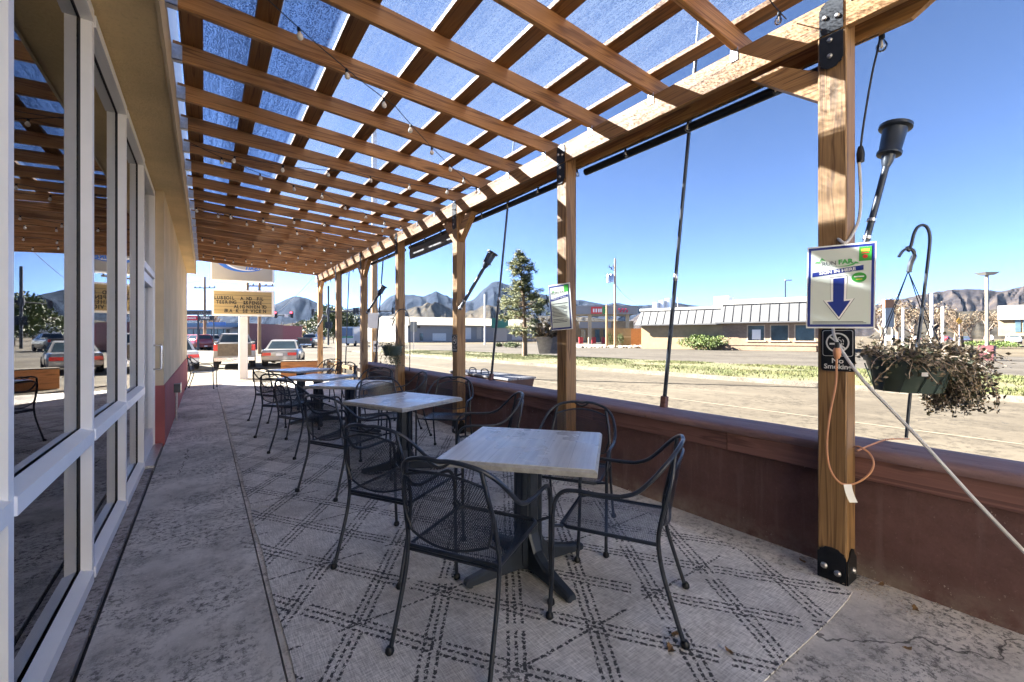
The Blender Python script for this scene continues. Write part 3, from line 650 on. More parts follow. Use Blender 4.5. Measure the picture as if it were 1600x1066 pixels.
# ------------------------------------------------------------------ chairs
def meshpanel(W, H, S, pitch=.0095, k=1.75, wd=.0030, seg=7):
    m = MB()
    for sg in (1, -1):
        a = -H/k if sg > 0 else 0.0
        end = W if sg > 0 else W + H/k
        while a < end:
            # line: x = a + sg*t/k , y = t
            t0, t1 = 0.0, H
            if sg > 0: t0 = max(t0, -a*k); t1 = min(t1, (W-a)*k)
            else: t0 = max(t0, (a-W)*k); t1 = min(t1, a*k)
            if t1 - t0 > .01:
                vs = []; n = max(2, int(seg*(t1-t0)/H)+1)
                for i in range(n+1):
                    t = t0+(t1-t0)*i/n; x = a+sg*t/k
                    vs += [S((x-wd/2)/W, t/H, sg), S((x+wd/2)/W, t/H, sg)]
                m.add(vs, [(2*i,2*i+1,2*i+3,2*i+2) for i in range(n)])
            a += pitch
    return m
def chair_parts():
    P = {}
    sideL = [(.275,.285,.0),(.262,.285,.25),(.258,.287,.50),(.245,.288,.585),(.205,.29,.635),(.14,.292,.648),(.03,.292,.645),(-.07,.288,.648)]
    armL = [(-.07,.288,.648),(-.14,.284,.675),(-.205,.270,.735),(-.262,.238,.80),(-.302,.18,.845),(-.325,.10,.868),(-.332,.045,.872)]
    m1 = lambda L, s: [(x, y*s, z) for x, y, z in L]
    for s_ in (1, -1):
        q = MB(); q.tube(spline(m1(sideL, s_)[:3], 5), .0105, 8); P['leg', s_] = q.mesh('leg', M['iron'], True)
        q = MB(); q.tube(spline(m1(sideL, s_)[2:], 5), .0105, 8); P['arm', s_] = q.mesh('arm', M['iron'], True)
        rl_ = [(-.345,.245,.0),(-.30,.24,.14),(-.252,.236,.30),(-.232,.234,.42),(-.236,.232,.50),(-.262,.226,.62),(-.288,.210,.73),(-.301,.188,.838)]
        q = MB(); q.tube(spline(m1(rl_, s_), 4), .0105, 8); P['rearleg', s_] = q.mesh('leg', M['iron'], True)
        q = MB(); q.lathe([(0,0),(.017,0),(.021,.008),(.019,.022),(.011,.032)], 8, (.275,.285*s_,0)); P['gl', s_] = q.mesh('glide', M['black'], True)
        q = MB(); q.lathe([(0,0),(.017,0),(.021,.008),(.019,.022),(.011,.032)], 8, (-.345,.245*s_,0)); P['rgl', s_] = q.mesh('glide', M['black'], True)
    top = m1(armL, 1) + [(-.334,.0,.868)] + m1(armL, -1)[::-1]
    q = MB(); q.tube(spline(top, 5), .0105, 8)
    q.tube(spline([(-.331,.055,.869),(-.330,.028,.850),(-.330,0,.842),(-.330,-.028,.850),(-.331,-.055,.869)],4), .007, 6); P['rail'] = q.mesh('back_rail', M['iron'], True)
    def S(a, b, sg=0):   # back panel: a across, b up
        y = (a-.5)*.44; topz = .818 - .9*y*y; botz = .475 + .75*y*y; z = botz+(topz-botz)*b
        yy = y*(.86+.14*math.sin(b*math.pi*.9)) ; x = -.242 - .18*(z-.46) - .028*(1-(y/.22)**2) + .0012*sg
        return (x, yy*1.02, z)
    P['backmesh'] = meshpanel(.42, .33, S).mesh('back_mesh', M['iron'])
    ed = [S(0,t/8) for t in range(8)] + [S(t/12,1) for t in range(12)] + [S(1,1-t/8) for t in range(8)] + [S(1-t/12,0) for t in range(12)]
    q = MB(); q.tube(ed, .0062, 6, closed=True); 
    for s_ in (0, 1):
        q.tube([S(s_,.04), (-.236,(.232 if s_ else -.232),.50)], .005, 5); 
    P['backframe'] = q.mesh('back_frame', M['iron'], True)
    def T(a, b, sg=0):
        x = -.225+.46*b; y = (a-.5)*.46; z = .432+.012*b-.012*math.sin(a*math.pi)*math.sin(b*math.pi) - (.012*max(0,(b-.88)/.12)**2) + .0012*sg
        return (x, y, z)
    P['seatmesh'] = meshpanel(.46, .46, T).mesh('seat_mesh', M['iron'])
    q = MB(); c = [(-.228,-.232,.43),(.20,-.232,.442),(.236,-.20,.440),(.236,.20,.440),(.20,.232,.442),(-.228,.232,.43)]
    q.tube(c, .010, 7, closed=True)
    for s_ in (1,-1): q.tube([(.225,.225*s_,.440),(.259,.286*s_,.46)], .008, 6)
    q.tube([(-.228,-.235,.412),(-.228,.235,.412)], .008, 6); P['seatframe'] = q.mesh('seat_frame', M['iron'], True)
    return P
CP = chair_parts()
def chair(x, y, deg, label, sc_=1.0):
    t = thing('patio_armchair', label, 'chair', (x, y, .008), R_(deg), 'black wrought iron mesh armchairs')
    t.scale = (sc_, sc_, sc_)
    for s_ in (1, -1):
        a = link('leg', CP['leg', s_], t); link('glide', CP['gl', s_], a); link('arm', CP['arm', s_], t)
        a = link('leg', CP['rearleg', s_], t); link('glide', CP['rgl', s_], a)
    a = link('back_frame', CP['backframe'], t); link('back_mesh', CP['backmesh'], a); link('back_rail', CP['rail'], t)
    a = link('seat_frame', CP['seatframe'], t); link('seat_mesh', CP['seatmesh'], a)
    return t
CH_ = [
 (1.08,1.80,30,'black mesh armchair nearest the camera with its back turned'),
 (1.77,1.53,122,'black mesh armchair in side view right of the nearest table'),
 (1.05,2.67,30,'black mesh armchair just left behind the nearest chair'),
 (2.13,2.24,213,'black mesh armchair behind the nearest table, its back against the wall'),
 (2.05,3.27,152,'black mesh armchair in side view between the first and second tables'),
 (2.34,4.60,228,'black mesh armchair right of the second table in front of the third post'),
 (1.09,4.17,27,'black mesh armchair on the walkway side of the second table'),
 (1.72,5.06,262,'black mesh armchair behind the second table facing the camera'),
 (1.03,5.72,25,'black mesh armchair on the walkway side of the third table'),
 (2.25,5.80,172,'black mesh armchair in side view against the wall beside the third table'),
 (2.12,6.75,228,'black mesh armchair behind the third table next to the fourth post'),
 (.98,6.85,42,'black mesh armchair on the walkway side of the fourth table'),
 (2.05,8.62,222,'black mesh armchair behind the fourth table below the sixth post'),
 (1.00,8.15,28,'leftmost black mesh armchair in the row by the walkway'),
 (2.12,9.95,225,'black mesh armchair behind the farthest table'),
 (-.04,14.05,-8,'lone black armchair at the far corner of the cream building')]
for c in CH_: chair(*c)
# ------------------------------------------------------------------ tables
def table_parts(sz):
    h = sz/2; P = {}
    s = MB(); b = .012
    s.loft([[(-h,-h,.705),(h,-h,.705),(h,h,.705),(-h,h,.705)],[(-h,-h,.728),(h,-h,.728),(h,h,.728),(-h,h,.728)],[(-h+b,-h+b,.7395),(h-b,-h+b,.7395),(h-b,h-b,.7395),(-h+b,h-b,.7395)]]); P['edge'] = s.mesh('edge_band', M['tedge'])
    s = MB(); s.box(-h+b,-h+b,.7398,h-b,h-b,.742); P['top'] = s.mesh('table_top', M['ttop'])
    s = MB(); c = .062; n_ = [(c,.03),(c,-.03),(.03,-c),(-.03,-c),(-c,-.03),(-c,.03),(-.03,c),(.03,c)]
    s.loft([[(x,y,.02) for x,y in n_],[(x,y,.69) for x,y in n_]]); s.box(-.16,-.16,.690,.16,.16,.704)
    for a in range(4):
        an = a*math.pi/2; ca, sa = math.cos(an), math.sin(an)
        s.hexa([(ca*x-sa*y, sa*x+ca*y, z) for x,y,z in [(.058,-.014,.05),(.083,-.014,.05),(.083,.014,.05),(.058,.014,.05),(.058,-.014,.69),(.083,-.014,.69),(.083,.014,.69),(.058,.014,.69)]])
    P['col'] = s.mesh('column', M['tbase'])
    s = MB(); secs = []
    for x, w_, z0, z1 in ((.03,.036,.03,.30),(.07,.036,.028,.22),(.11,.034,.026,.145),(.17,.032,.024,.105),(.28,.030,.02,.075),(.40,.028,.014,.052),(.415,.024,.016,.046)):
        secs.append([(x,-w_,z0),(x,w_,z0),(x,w_,z1-.012),(x,w_*.6,z1),(x,-w_*.6,z1),(x,-w_,z1-.012)])
    s.loft(secs); s.lathe([(0,0),(.018,0),(.018,.02),(0,.02)], 8, (.385,0,0)); P['foot'] = s.mesh('leg', M['tbase'])
    return P
TP = table_parts(.85)
def table(x, y, deg, label):
    t = thing('bistro_table', label, 'table', (x, y, .008), R_(deg), 'square grey topped bistro tables')
    a = link('table_top', TP['top'], t); link('edge_band', TP['edge'], a); link('column', TP['col'], t)
    for k in range(4): o = link('leg', TP['foot'], t); o.rotation_euler = (0,0,R_(45+90*k))
for a in ((1.58,2.04,41,'nearest square table with pale grey top and dark pedestal'),(1.67,4.24,22,'second square table from the camera, pale grey top'),(1.64,6.12,45,'third square table from the camera, pale grey top'),(1.48,7.42,40,'fourth square table from the camera, pale grey top'),(1.52,9.2,30,'farthest square table, just before the orange brown planter')): table(*a)
# ------------------------------------------------------------------ signs on the posts
def sign_root(name, label, cat, tl, tr, bl, group=None):
    tl, tr, bl = Vector(tl), Vector(tr), Vector(bl); o = thing(name, label, cat, group=group)
    c = (tr + bl) / 2; frame_of(o, c, tr - tl, tl - bl); return o, (tr - tl).length, (tl - bl).length
def flat(pts, z, th=.0006): m = MB(); m.poly([(x, y, z) for x, y in pts], th, (0,0,1)); return m
def rect(x0, y0, x1, y1, z, th=.0006): return flat([(x0,y0),(x1,y0),(x1,y1),(x0,y1)], z, th)
def ell(cx, cy, rx, ry, z, n=28): return flat([(cx+rx*math.cos(2*math.pi*k/n), cy+ry*math.sin(2*math.pi*k/n)) for k in range(n)], z)
def txt(s_, size, x, y, z, mat, par, rot=0, sx=1, bold=0, shear=0, name='lettering', align='CENTER'):
    m = text_mb(s_, size, 0.0, align, shear, bold); shift(m, x, y, z, sx, 1, rot); return m.build(name, mat, par)
def runlogo(o, X, Y, w_, h_, small=False):
    m = flat([(X(.10),Y(.205)),(X(.155),Y(.185)),(X(.185),Y(.195)),(X(.225),Y(.145)),(X(.285),Y(.185)),(X(.245),Y(.178)),(X(.225),Y(.168)),(X(.185),Y(.215)),(X(.16),Y(.20))], .0042); m.build('logo_mark', M['inkgreen'], o)
    m = flat([(X(.42),Y(.262)),(X(.60),Y(.256)),(X(.69),Y(.235)),(X(.72),Y(.215)),(X(.79),Y(.245)),(X(.72),Y(.24)),(X(.69),Y(.255)),(X(.60),Y(.268))], .0042); m.build('logo_mark', M['inkgreen'], o)
    txt('RUN', .105*w_, X(.335), Y(.222), .0044, M['inkdark'], o, R_(2.5)); txt('FAR', .115*w_, X(.575), Y(.212), .0044, M['inkgreen'], o, R_(2.5), 1.05, .0016)
    if not small: txt('RUNNING CLUB', .028*w_, X(.34), Y(.262), .0044, M['inkdark'], o, R_(2.5), 1.1)
o, w_, h_ = sign_root('sign_in_sign', 'white RUNFAR sign-in board with big navy down arrow on nearest post', 'sign', dp(1262,387,2.40), dp(1370,377,2.22), dp(1259,513,2.40))
X = lambda f: (f-.5)*w_; Y = lambda f: (.5-f)*h_
rect(-w_/2,-h_/2,w_/2,h_/2,-.004,.004).build('board', M['paper'], o)
rect(X(.022),Y(.982),X(.978),Y(.018),.0008).build('border', M['navy'], o)
rect(X(.062),Y(.952),X(.938),Y(.048),.0018).build('panel', M['signwhite'], o)
runlogo(o, X, Y, w_, h_)
q = flat([(X(.085),Y(.375)),(X(.085),Y(.322)),(X(.83),Y(.262)),(X(.83),Y(.318))], .0030); q.build('banner', M['navy'], o)
txt('SIGN IN HERE', .078*w_, X(.455), Y(.318), .0044, M['paper'], o, R_(5.4), 1.12, .0006)
ar = [(.355,.385),(.605,.375),(.600,.655),(.715,.648),(.495,.905),(.255,.665),(.365,.660)]
def inset(P_, k, cx=.485, cy=.63): return [(X(cx+(a-cx)*k), Y(cy+(b-cy)*k)) for a, b in P_]
flat(inset(ar,1.0), .0030).build('arrow_outline', M['inkdark'], o); flat(inset(ar,.965), .0038).build('arrow_outline', M['paper'], o)
flat([(X(.400),Y(.405)),(X(.565),Y(.398)),(X(.560),Y(.678)),(X(.655),Y(.672)),(X(.492),Y(.868)),(X(.315),Y(.684)),(X(.405),Y(.680))], .0046).build('arrow', M['navy'], o)
ell(X(.77),Y(.405),.105*w_,.058*h_,.0046).build('sticker', M['signgreen'], o); rect(X(.70),Y(.402),X(.84),Y(.388),.0056).build('printed_line', M['paper'], o); rect(X(.725),Y(.432),X(.815),Y(.422),.0056).build('printed_line', M['yellownote'], o)
rect(X(.765),Y(.215),X(.938),Y(.05),.0030).build('ticket', M['signgreen'], o); rect(X(.79),Y(.105),X(.91),Y(.075),.0040).build('printed_line', M['yellownote'], o); rect(X(.80),Y(.128),X(.90),Y(.116),.0040).build('printed_line', M['rednote'], o); ell(X(.85),Y(.165),.035*w_,.022*h_,.0040).build('seal', M['rednote'], o)
for k, f in enumerate((.925,.94)): rect(X(.10),Y(f),X(.88 if k else .84),Y(f-.006),.0032).build('small_print', M['inkdark'], o)
# rules board on the second post
o, w_, h_ = sign_root('rules_board', 'narrow white notice board of printed rules on the second post', 'sign', dp(858.5,446,4.33), dp(891.5,441,4.20), dp(860.5,517,4.33))
X = lambda f: (f-.5)*w_; Y = lambda f: (.5-f)*h_
rect(-w_/2,-h_/2,w_/2,h_/2,-.004,.004).build('board', M['paper'], o); rect(X(.02),Y(.985),X(.95),Y(.03),.0008).build('border', M['navy'], o); rect(X(.07),Y(.95),X(.90),Y(.065),.0018).build('panel', M['signwhite'], o)
rect(X(.72),Y(.185),X(.92),Y(.04),.0030).build('ticket', M['signgreen'], o)
flat([(X(.13),Y(.18)),(X(.2),Y(.13)),(X(.28),Y(.18)),(X(.21),Y(.165))], .0030).build('logo_mark', M['inkgreen'], o); txt('RUN FAR', .15*w_, X(.46), Y(.19), .0032, M['inkdark'], o, R_(3), 1.15)
flat([(X(.08),Y(.365)),(X(.08),Y(.315)),(X(.88),Y(.245)),(X(.88),Y(.30))], .0030).build('banner', M['navy'], o); txt('RULES OF THE RUN', .075*w_, X(.48), Y(.307), .0042, M['paper'], o, R_(7))
r = random.Random(2); y = .42; k = 0
while y < .86:
    ind = .10 if k % 3 else .14; L = r.uniform(.35,.70) if k % 3 == 2 else r.uniform(.62,.72)
    if r.random() > .12: rect(X(ind),Y(y+.012),X(ind+L),Y(y),.0030).build('printed_line', M['inkdark'], o)
    y += .031; k += 1
# no smoking plates
def nosmoke(yc, z0, z1, label):
    o, w_, h_ = sign_root('no_smoking_sign', label, 'sign', (2.9125,yc+.08,z1), (2.9125,yc-.08,z1), (2.9125,yc+.08,z0), 'no smoking plates on the posts')
    def rr(x0, y0, x1, y1, c, z, th):
        P_ = []
        for cx, cy, a0 in ((x1-c,y1-c,0),(x0+c,y1-c,90),(x0+c,y0+c,180),(x1-c,y0+c,270)):
            for k in range(5): a = R_(a0+22.5*k); P_.append((cx+c*math.cos(a), cy+c*math.sin(a)))
        return flat(P_, z, th)
    h2 = h_/2; w2 = w_/2
    rr(-w2,-h2,w2,h2,.015,-.003,.003).build('plate', M['black'], o)
    rr(-w2+.008,-h2+.085,w2-.008,h2-.008,.012,.0004,.0006).build('frame_line', M['paper'], o); rr(-w2+.0105,-h2+.0875,w2-.0105,h2-.0105,.011,.0012,.0006).build('panel', M['black'], o)
    cy = .042
    m = MB(); n = 36
    for k in range(n):
        a, b = 2*math.pi*k/n, 2*math.pi*(k+1)/n
        m.add([(.056*math.cos(a),cy+.056*math.sin(a),.0024),(.056*math.cos(b),cy+.056*math.sin(b),.0024),(.048*math.cos(b),cy+.048*math.sin(b),.0024),(.048*math.cos(a),cy+.048*math.sin(a),.0024)], [(0,1,2,3)])
    m.build('ring', M['paper'], o)
    m = MB(); m.add([(-.040,cy+.031,.0026),(-.034,cy+.037,.0026),(.040,cy-.031,.0026),(.034,cy-.037,.0026)], [(0,1,2,3)]); m.build('slash', M['paper'], o)
    m = MB(); m.add([(-.038,cy-.012,.0022),(.012,cy-.012,.0022),(.012,cy-.002,.0022),(-.038,cy-.002,.0022)], [(0,1,2,3)])
    for x in (.016,.024): m.add([(x,cy-.012,.0022),(x+.005,cy-.012,.0022),(x+.005,cy-.002,.0022),(x,cy-.002,.0022)], [(0,1,2,3)])
    m.build('cigarette', M['paper'], o)
    m = MB(); m.tube(spline([(.018,cy+.002,.0022),(.016,cy+.012,.0022),(.006,cy+.016,.0022),(.004,cy+.026,.0022),(.014,cy+.03,.0022)],4), .0022, 4); m.tube(spline([(.028,cy+.002,.0022),(.028,cy+.012,.0022),(.022,cy+.018,.0022)],4), .0022, 4); m.build('smoke', M['paper'], o)
    txt('No', .040, 0, -.062, .0010, M['paper'], o, 0, 1.1, .0008); txt('Smoking', .038, 0, -.095, .0010, M['paper'], o, 0, 1.02, .0008)
nosmoke(.90, 1.20, 1.44, 'black no smoking plate on the nearest post below the arrow sign'); nosmoke(5.48, 1.17, 1.42, 'black no smoking plate on the third post')
# ------------------------------------------------------------------ cords on the nearest post
c = thing('grey_cord', 'thick grey white cable strung from the nearest post down to the right', 'cable', dp(1320,560,2.3))
s = MB(); s.tube(spline([(3.066,.845,2.42),(3.07,.838,2.2),(3.05,.845,2.05),(2.91,.86,1.92),dp(1303,375,2.47),dp(1300,450,2.455),dp(1301,505,2.445),dp(1308,535,2.38),dp(1345,590,2.22),dp(1392,640,2.12),dp(1440,690,2.03),dp(1520,778,1.90),dp(1600,862,1.78),dp(1690,955,1.65)],8), .008, 7); part(s, 'cable', M['cordwhite'], c, True)
c = thing('orange_extension_cord', 'orange extension cord looped down the nearest post with a white tag', 'cord', dp(1310,650,2.3))
s = MB(); s.tube(spline([dp(1307,560,2.30),dp(1306,600,2.30),dp(1298,640,2.30),dp(1292,690,2.30),dp(1296,730,2.29),dp(1312,754,2.27),dp(1335,756,2.25),dp(1357,742,2.24),dp(1365,725,2.25),dp(1358,708,2.28),dp(1342,698,2.32),dp(1334,699,2.36)],6), .0052, 7); part(s, 'cable', M['cordorange'], c, True)
s = MB(); s.tube(spline([dp(1340,704,2.40),dp(1356,697,2.48),dp(1385,687,2.60),dp(1420,686,2.70)],6), .005, 6); part(s, 'cable', M['cordorange'], c, True)
s = MB(); p = dp(1308,552,2.29); s.lathe([(0,-.03),(.010,-.03),(.017,-.012),(.019,.012),(.014,.028),(0,.028)], 10, p); part(s, 'plug', M['cordorange'], c, True)
s = MB(); s.tube([p+Vector((0,0,.028)), p+Vector((0,0,.06))], .011, 8); part(s, 'adapter', M['black'], c, True)
s = MB(); a = dp(1318,757,2.25); s.grid(3, 6, lambda i, j: a+Vector((CT,-ST,0))*(i*.042+.02*j*j+.012*j)+Vector((0,0,-1))*(j*.095)); q = part(s, 'tag', M['paper'], c); q.modifiers.new('th','SOLIDIFY').thickness = .001
# ------------------------------------------------------------------ torches strapped to the posts
def torch(label, foot, neck, top, r0, par_r):
    foot, neck, top = Vector(foot), Vector(neck), Vector(top); ax = (top-foot).normalized(); t = thing('torch', label, 'torch', foot, 0, 'black patio torches strapped to the posts')
    s = MB(); s.tube([foot, neck], par_r, 10); part(s, 'pole', M['tbase'], t, True)
    L = (top-neck).length; s = MB()
    s.lathe([(par_r*1.02,0),(par_r*1.6,L*.12),(par_r*1.9,L*.28),(r0*.74,L*.30),(r0*.76,L*.36),(r0*.66,L*.40),(r0*.74,L*.9),(r0,L*.93),(r0,L),(r0*.9,L),(r0*.3,L*.98),(0,L*.98)], 20, neck, ax); part(s, 'burner_cup', M['tbase'], t, True)
    for q in (.02,.13): s = MB(); s.lathe([(par_r*1.3,0),(par_r*1.3,.018)], 12, foot+ax*q, ax); part(s, 'clamp', M['zinc'], t, True)
torch('black flared patio torch leaning out at the nearest post', dp(1353,379,2.60), dp(1384,262,2.60), dp(1398,196,2.60), .082, .018)
torch('black patio torch strapped slanting across the third post', dp(718,484,5.98), dp(756,419,5.98), dp(769,394,5.98), .085, .024)
torch('black patio torch leaning at the fifth post near the wooden pole', dp(573,490,9.65), dp(591,462,9.65), dp(599,446,9.65), .085, .024)
torch('small dark torch strapped to the farthest post', dp(495,513,13.3), dp(504,499,13.3), dp(507,493,13.3), .075, .024)
# ------------------------------------------------------------------ metal poles standing on the wall cap
for i, (yb, yt, lab) in enumerate(((2.33,2.08,'grey metal pole in a wooden block between the first and second posts'),(5.18,4.76,'grey metal pole in a wooden block between the second and third posts'),(10.3,9.76,'thin grey pole on the wall near the fifth post'),(13.1,12.75,'thin grey pole beside the sixth post'))):
    b = Vector((3.34,yb,.76)); d = Vector((0,(yt-yb)/2.4,1.0)); t = thing('metal_pole', lab, 'pole', b, 0, 'grey poles along the street side')
    z0 = .76 if i < 3 else -.03; b.z = z0; t.location = b
    s = MB(); s.tube([b+d*.02, b+d*1.15], .0175, 10); s.tube([b+d*1.15, b+d*3.3], .0150, 10); part(s, 'tube', M['tbase'] if i != 1 else plain('pole_paint', (.05,.06,.085), .35, .4), t, True)
    s = MB(); s.lathe([(.019,-.03),(.021,-.028),(.021,.028),(.019,.03)], 10, b+d*1.15, d); part(s, 'coupling', M['zinc'], t, True)
    s = MB(); s.bar(b+Vector((0,0,.002)), b+d*.10, .052, .052, .004); part(s, 'block', M['trim'], t)
# ------------------------------------------------------------------ hanging baskets
def leafmat(name, a, b, c):
    m = Mat(name); r = m.geo('Random Per Island'); m.set(color=r.ramp([(0, a), (.5, b), (1, c)]), rough=.6); 
    return m.mat
M['dryleaf'] = leafmat('dry_basket_leaves', (.050,.062,.028), (.15,.12,.072), (.40,.32,.23))
M['greenleaf'] = leafmat('basket_leaves', (.03,.06,.02), (.07,.09,.03), (.17,.15,.06))
M['twig'] = plain('dry_twig', (.42,.34,.26), .8, 0, .3, 20)
M['pot'] = plain('green_plastic_pot', (.05,.075,.062), .4, 0, .2, 10)
def leaf(mb, p, d, sz, r):
    d = Vector(d).normalized(); a = d.orthogonal().normalized(); a.rotate(Matrix.Rotation(r.random()*6.283, 3, d)); n = d.cross(a)
    p = Vector(p); mb.add([p, p+d*sz*.5+a*sz*.32+n*sz*.08, p+d*sz, p+d*sz*.5-a*sz*.32+n*sz*.08], [(0,1,2,3)])
def basket(label, base, pts, hookp, rim, rr, hgt, nst, bias, lmat, seed, tw=True):
    r = random.Random(seed)
    hk = thing('shepherd_hook', 'black shepherd hook ' + label[0], 'hook', base); s = MB(); s.tube(spline(pts, 6), .0085, 8); part(s, 'rod', M['tbase'], hk, True)
    t = thing('hanging_basket', label[1], 'hanging basket', rim)
    rim = Vector(rim); s = MB(); s.lathe([(rr*.60,-hgt),(rr*.72,-hgt),(rr*.92,-hgt*.25),(rr*.95,-.03),(rr,-.03),(rr*1.02,0),(rr*.95,0),(rr*.9,-.03),(0,-.035)], 26, rim); part(s, 'pot', M['pot'], t, True)
    s = MB()
    for k in range(12):
        a = 2*math.pi*k/12; P_ = [(rim.x+rr*(.745+.215*j/6)*math.cos(a+.05*j), rim.y+rr*(.745+.215*j/6)*math.sin(a+.05*j), rim.z-hgt+(hgt-.05)*j/6) for j in range(7)]; s.tube(P_, .004, 4)
    part(s, 'pot_ribs', M['pot'], t)
    hookp = Vector(hookp); s = MB(); cr = Vector((CT,-ST,0))
    s.tube(spline([hookp+cr*-.055+Vector((0,0,-.035)), hookp+cr*-.03+Vector((0,0,.0)), hookp+Vector((0,0,.012)), hookp+cr*.03+Vector((0,0,.0)), hookp+cr*.035+Vector((0,0,-.03)), hookp+cr*.015+Vector((0,0,-.075)), hookp+cr*.005+Vector((0,0,-.125))],4), [.008]*9+[.010]*7+[.014]*9, 6); part(s, 'hanger', M['tbase'], t, True)
    hb = hookp + Vector((0,0,-.12)); s = MB()
    for k in range(4): a = math.pi/4+k*math.pi/2+.3; s.tube([hb, rim+Vector((rr*math.cos(a), rr*math.sin(a), 0))], .0026, 5)
    part(s, 'hanger_wire', M['black'], t)
    tws = MB(); lv = MB()
    for k in range(nst):
        a = r.random()*6.283; d = Vector((math.cos(a), math.sin(a), 0)); bz = r.random()
        p = rim + d*rr*r.random()*.95 + Vector((0,0,-.01)); v = (d*r.uniform(.3,1) + Vector((0,0,r.uniform(.2,1.0)))).normalized()
        if r.random() < bias[3]: v = (Vector(bias[:3])*r.uniform(.6,1.3) + Vector((r.uniform(-.5,.5), r.uniform(-.5,.5), r.uniform(.0,.7)))).normalized(); p = rim + Vector(bias[:3])*rr*r.uniform(.1,.9) + Vector((r.uniform(-.4,.4)*rr, r.uniform(-.4,.4)*rr, 0)); n_ = r.randint(9, 16); trail = True
        elif r.random() < .35 and tw: v = (Vector((-ST,-CT,0)) + Vector((r.uniform(-.8,.8), r.uniform(-.8,.8), r.uniform(.2,.8)))).normalized(); p = rim + Vector((-ST,-CT,0))*rr*r.uniform(.3,.95) + Vector((CT,-ST,0))*rr*r.uniform(-.9,.9); n_ = r.randint(5, 9); trail = False
        else: n_ = r.randint(3, 6); trail = False
        P_ = [p.copy()]; st = rr*.13
        for j in range(n_):
            v = (v + Vector((r.uniform(-.35,.35), r.uniform(-.35,.35), -.16*(1+j*.08) + r.uniform(-.25,.25)))).normalized(); p = p + v*st; P_.append(p.copy())
            for q in range(5 if trail else 3):
                o_ = p + Vector((r.gauss(0,1), r.gauss(0,1), r.gauss(0,1)))*st*.45
                leaf(lv, o_, (r.gauss(0,1), r.gauss(0,1), r.gauss(0,.8)), rr*.085*r.uniform(.45,1.9), r)
        if tw or k % 3 == 0: tws.tube(P_, .0016 if not tw else .0022, 4, False)
    o = part(lv, 'leaves', lmat, t); o['kind'] = 'stuff'; o = part(tws, 'twigs', M['twig'], t); o['kind'] = 'stuff'
    return t
D = 2.52
hpts = [dp(u,v,D) for u, v in ((1416,684),(1423,610),(1436,522),(1446,440),(1450,407),(1453,374),(1450,358),(1443,352),(1434,355),(1428,366),(1424,382),(1420,392),(1417,385))]
bt = basket(('standing on the wall right of the nearest post', 'dark green hanging basket of dry trailing plants right of the nearest post'), hpts[0], hpts, dp(1419,392,D), dp(1417,556,D), .20, .205, 360, (CT*1.0, -ST*1.0, -.08, .5), M['dryleaf'], 11)
s = MB(); a = dp(1440,582,D-.20); s.grid(3, 3, lambda i, j: a+Vector((CT,-ST,0))*i*.035+Vector((0,0,-.022*j))+Vector((-ST,-CT,0))*.004*math.sin(i*3)); q = part(s, 'plant_tag', M['paper'], bt); q.modifiers.new('th','SOLIDIFY').thickness = .001
D = 7.9
hpts = [dp(u,v,D) for u, v in ((640,583),(640.5,540),(640,505),(638.5,494),(635,486),(629,483),(622,486),(617,493),(613,500))]
basket(('on the wall beside the fourth post', 'small hanging basket with trailing green leaves beside the fourth post'), hpts[0], hpts, dp(613,498,D), dp(613,541,D), .19, .17, 70, (.1,-.1,-.6,.5), M['greenleaf'], 5, False)
# grey box planter behind the second post
t = thing('box_planter', 'grey plastic window box planter hung behind the second post', 'planter', dp(860,550,4.62))
a0, a1, b0, b1 = dp(839,528,4.62), dp(882,528,4.62), dp(843.5,553,4.62), dp(879,553,4.62); bk = Vector((ST,CT,0))*.17
s = MB(); s.hexa([b0,b1,b1+bk*.8,b0+bk*.8,a0,a1,a1+bk,a0+bk]); part(s, 'box', M['tedge'], t)
s = MB(); s.bar(a0+Vector((0,0,.0))-bk*.04, a1-bk*.04, .012, .022); part(s, 'rim', M['tedge'], t)
lv = MB(); r = random.Random(4)
for k in range(420):
    f, h = r.random(), abs(r.gauss(0,.085)); p = a0.lerp(a1, f)+bk*r.random()+Vector((0,0,h)); leaf(lv, p, (r.gauss(0,1), r.gauss(0,1), r.gauss(.4,1)), .045*r.uniform(.6,1.4), r)
o = part(lv, 'leaves', M['dryleaf'], t); o['kind'] = 'stuff'
s = MB(); s.tube(spline([dp(854,461,4.6),dp(855,466,4.58),dp(854.5,473,4.58),dp(857,479,4.6)],4), .008, 6); part(s, 'bracket', M['black'], t)
# ------------------------------------------------------------------ trough beyond the wall, far planter
t = thing('concrete_trough', 'rust brown tapered trough planter with two loop handles beyond the wall', 'planter', (4.25, 6.2, -.03))
M['rust'] = plain('rust_trough', (.17,.085,.06), .75, 0, .3, 5, .3)
ya, yb = atX(815,588,4.25).y, atX(722,583,4.25).y
zt = .68
s = MB(); s.hexa([(4.08,ya+.12,-.03),(4.42,ya+.12,-.03),(4.42,yb-.12,-.03),(4.08,yb-.12,-.03),(3.98,ya,zt),(4.52,ya,zt),(4.52,yb,zt),(3.98,yb,zt)]); part(s, 'body', M['rust'], t)
s = MB(); s.box(3.96,ya-.02,zt,4.54,yb+.02,zt+.03); part(s, 'lid', M['strip'], t)
for f in (.45,.66):
    y = ya+(yb-ya)*f; s = MB(); s.tube(spline([(4.1,y-.12,zt+.03),(4.1,y-.11,zt+.10),(4.1,y,zt+.125),(4.1,y+.11,zt+.10),(4.1,y+.12,zt+.03)],5), .010, 7); part(s, 'handle', M['tbase'], t, True)
M['orangebox'] = wood('planter_wood', 0, (.22,.09,.03), (.42,.17,.06), (.52,.23,.08))
p = gp(468,590,-.125); t = thing('wooden_planter_box', 'orange brown wooden planter box past the farthest table', 'planter', p, -TH*.6)
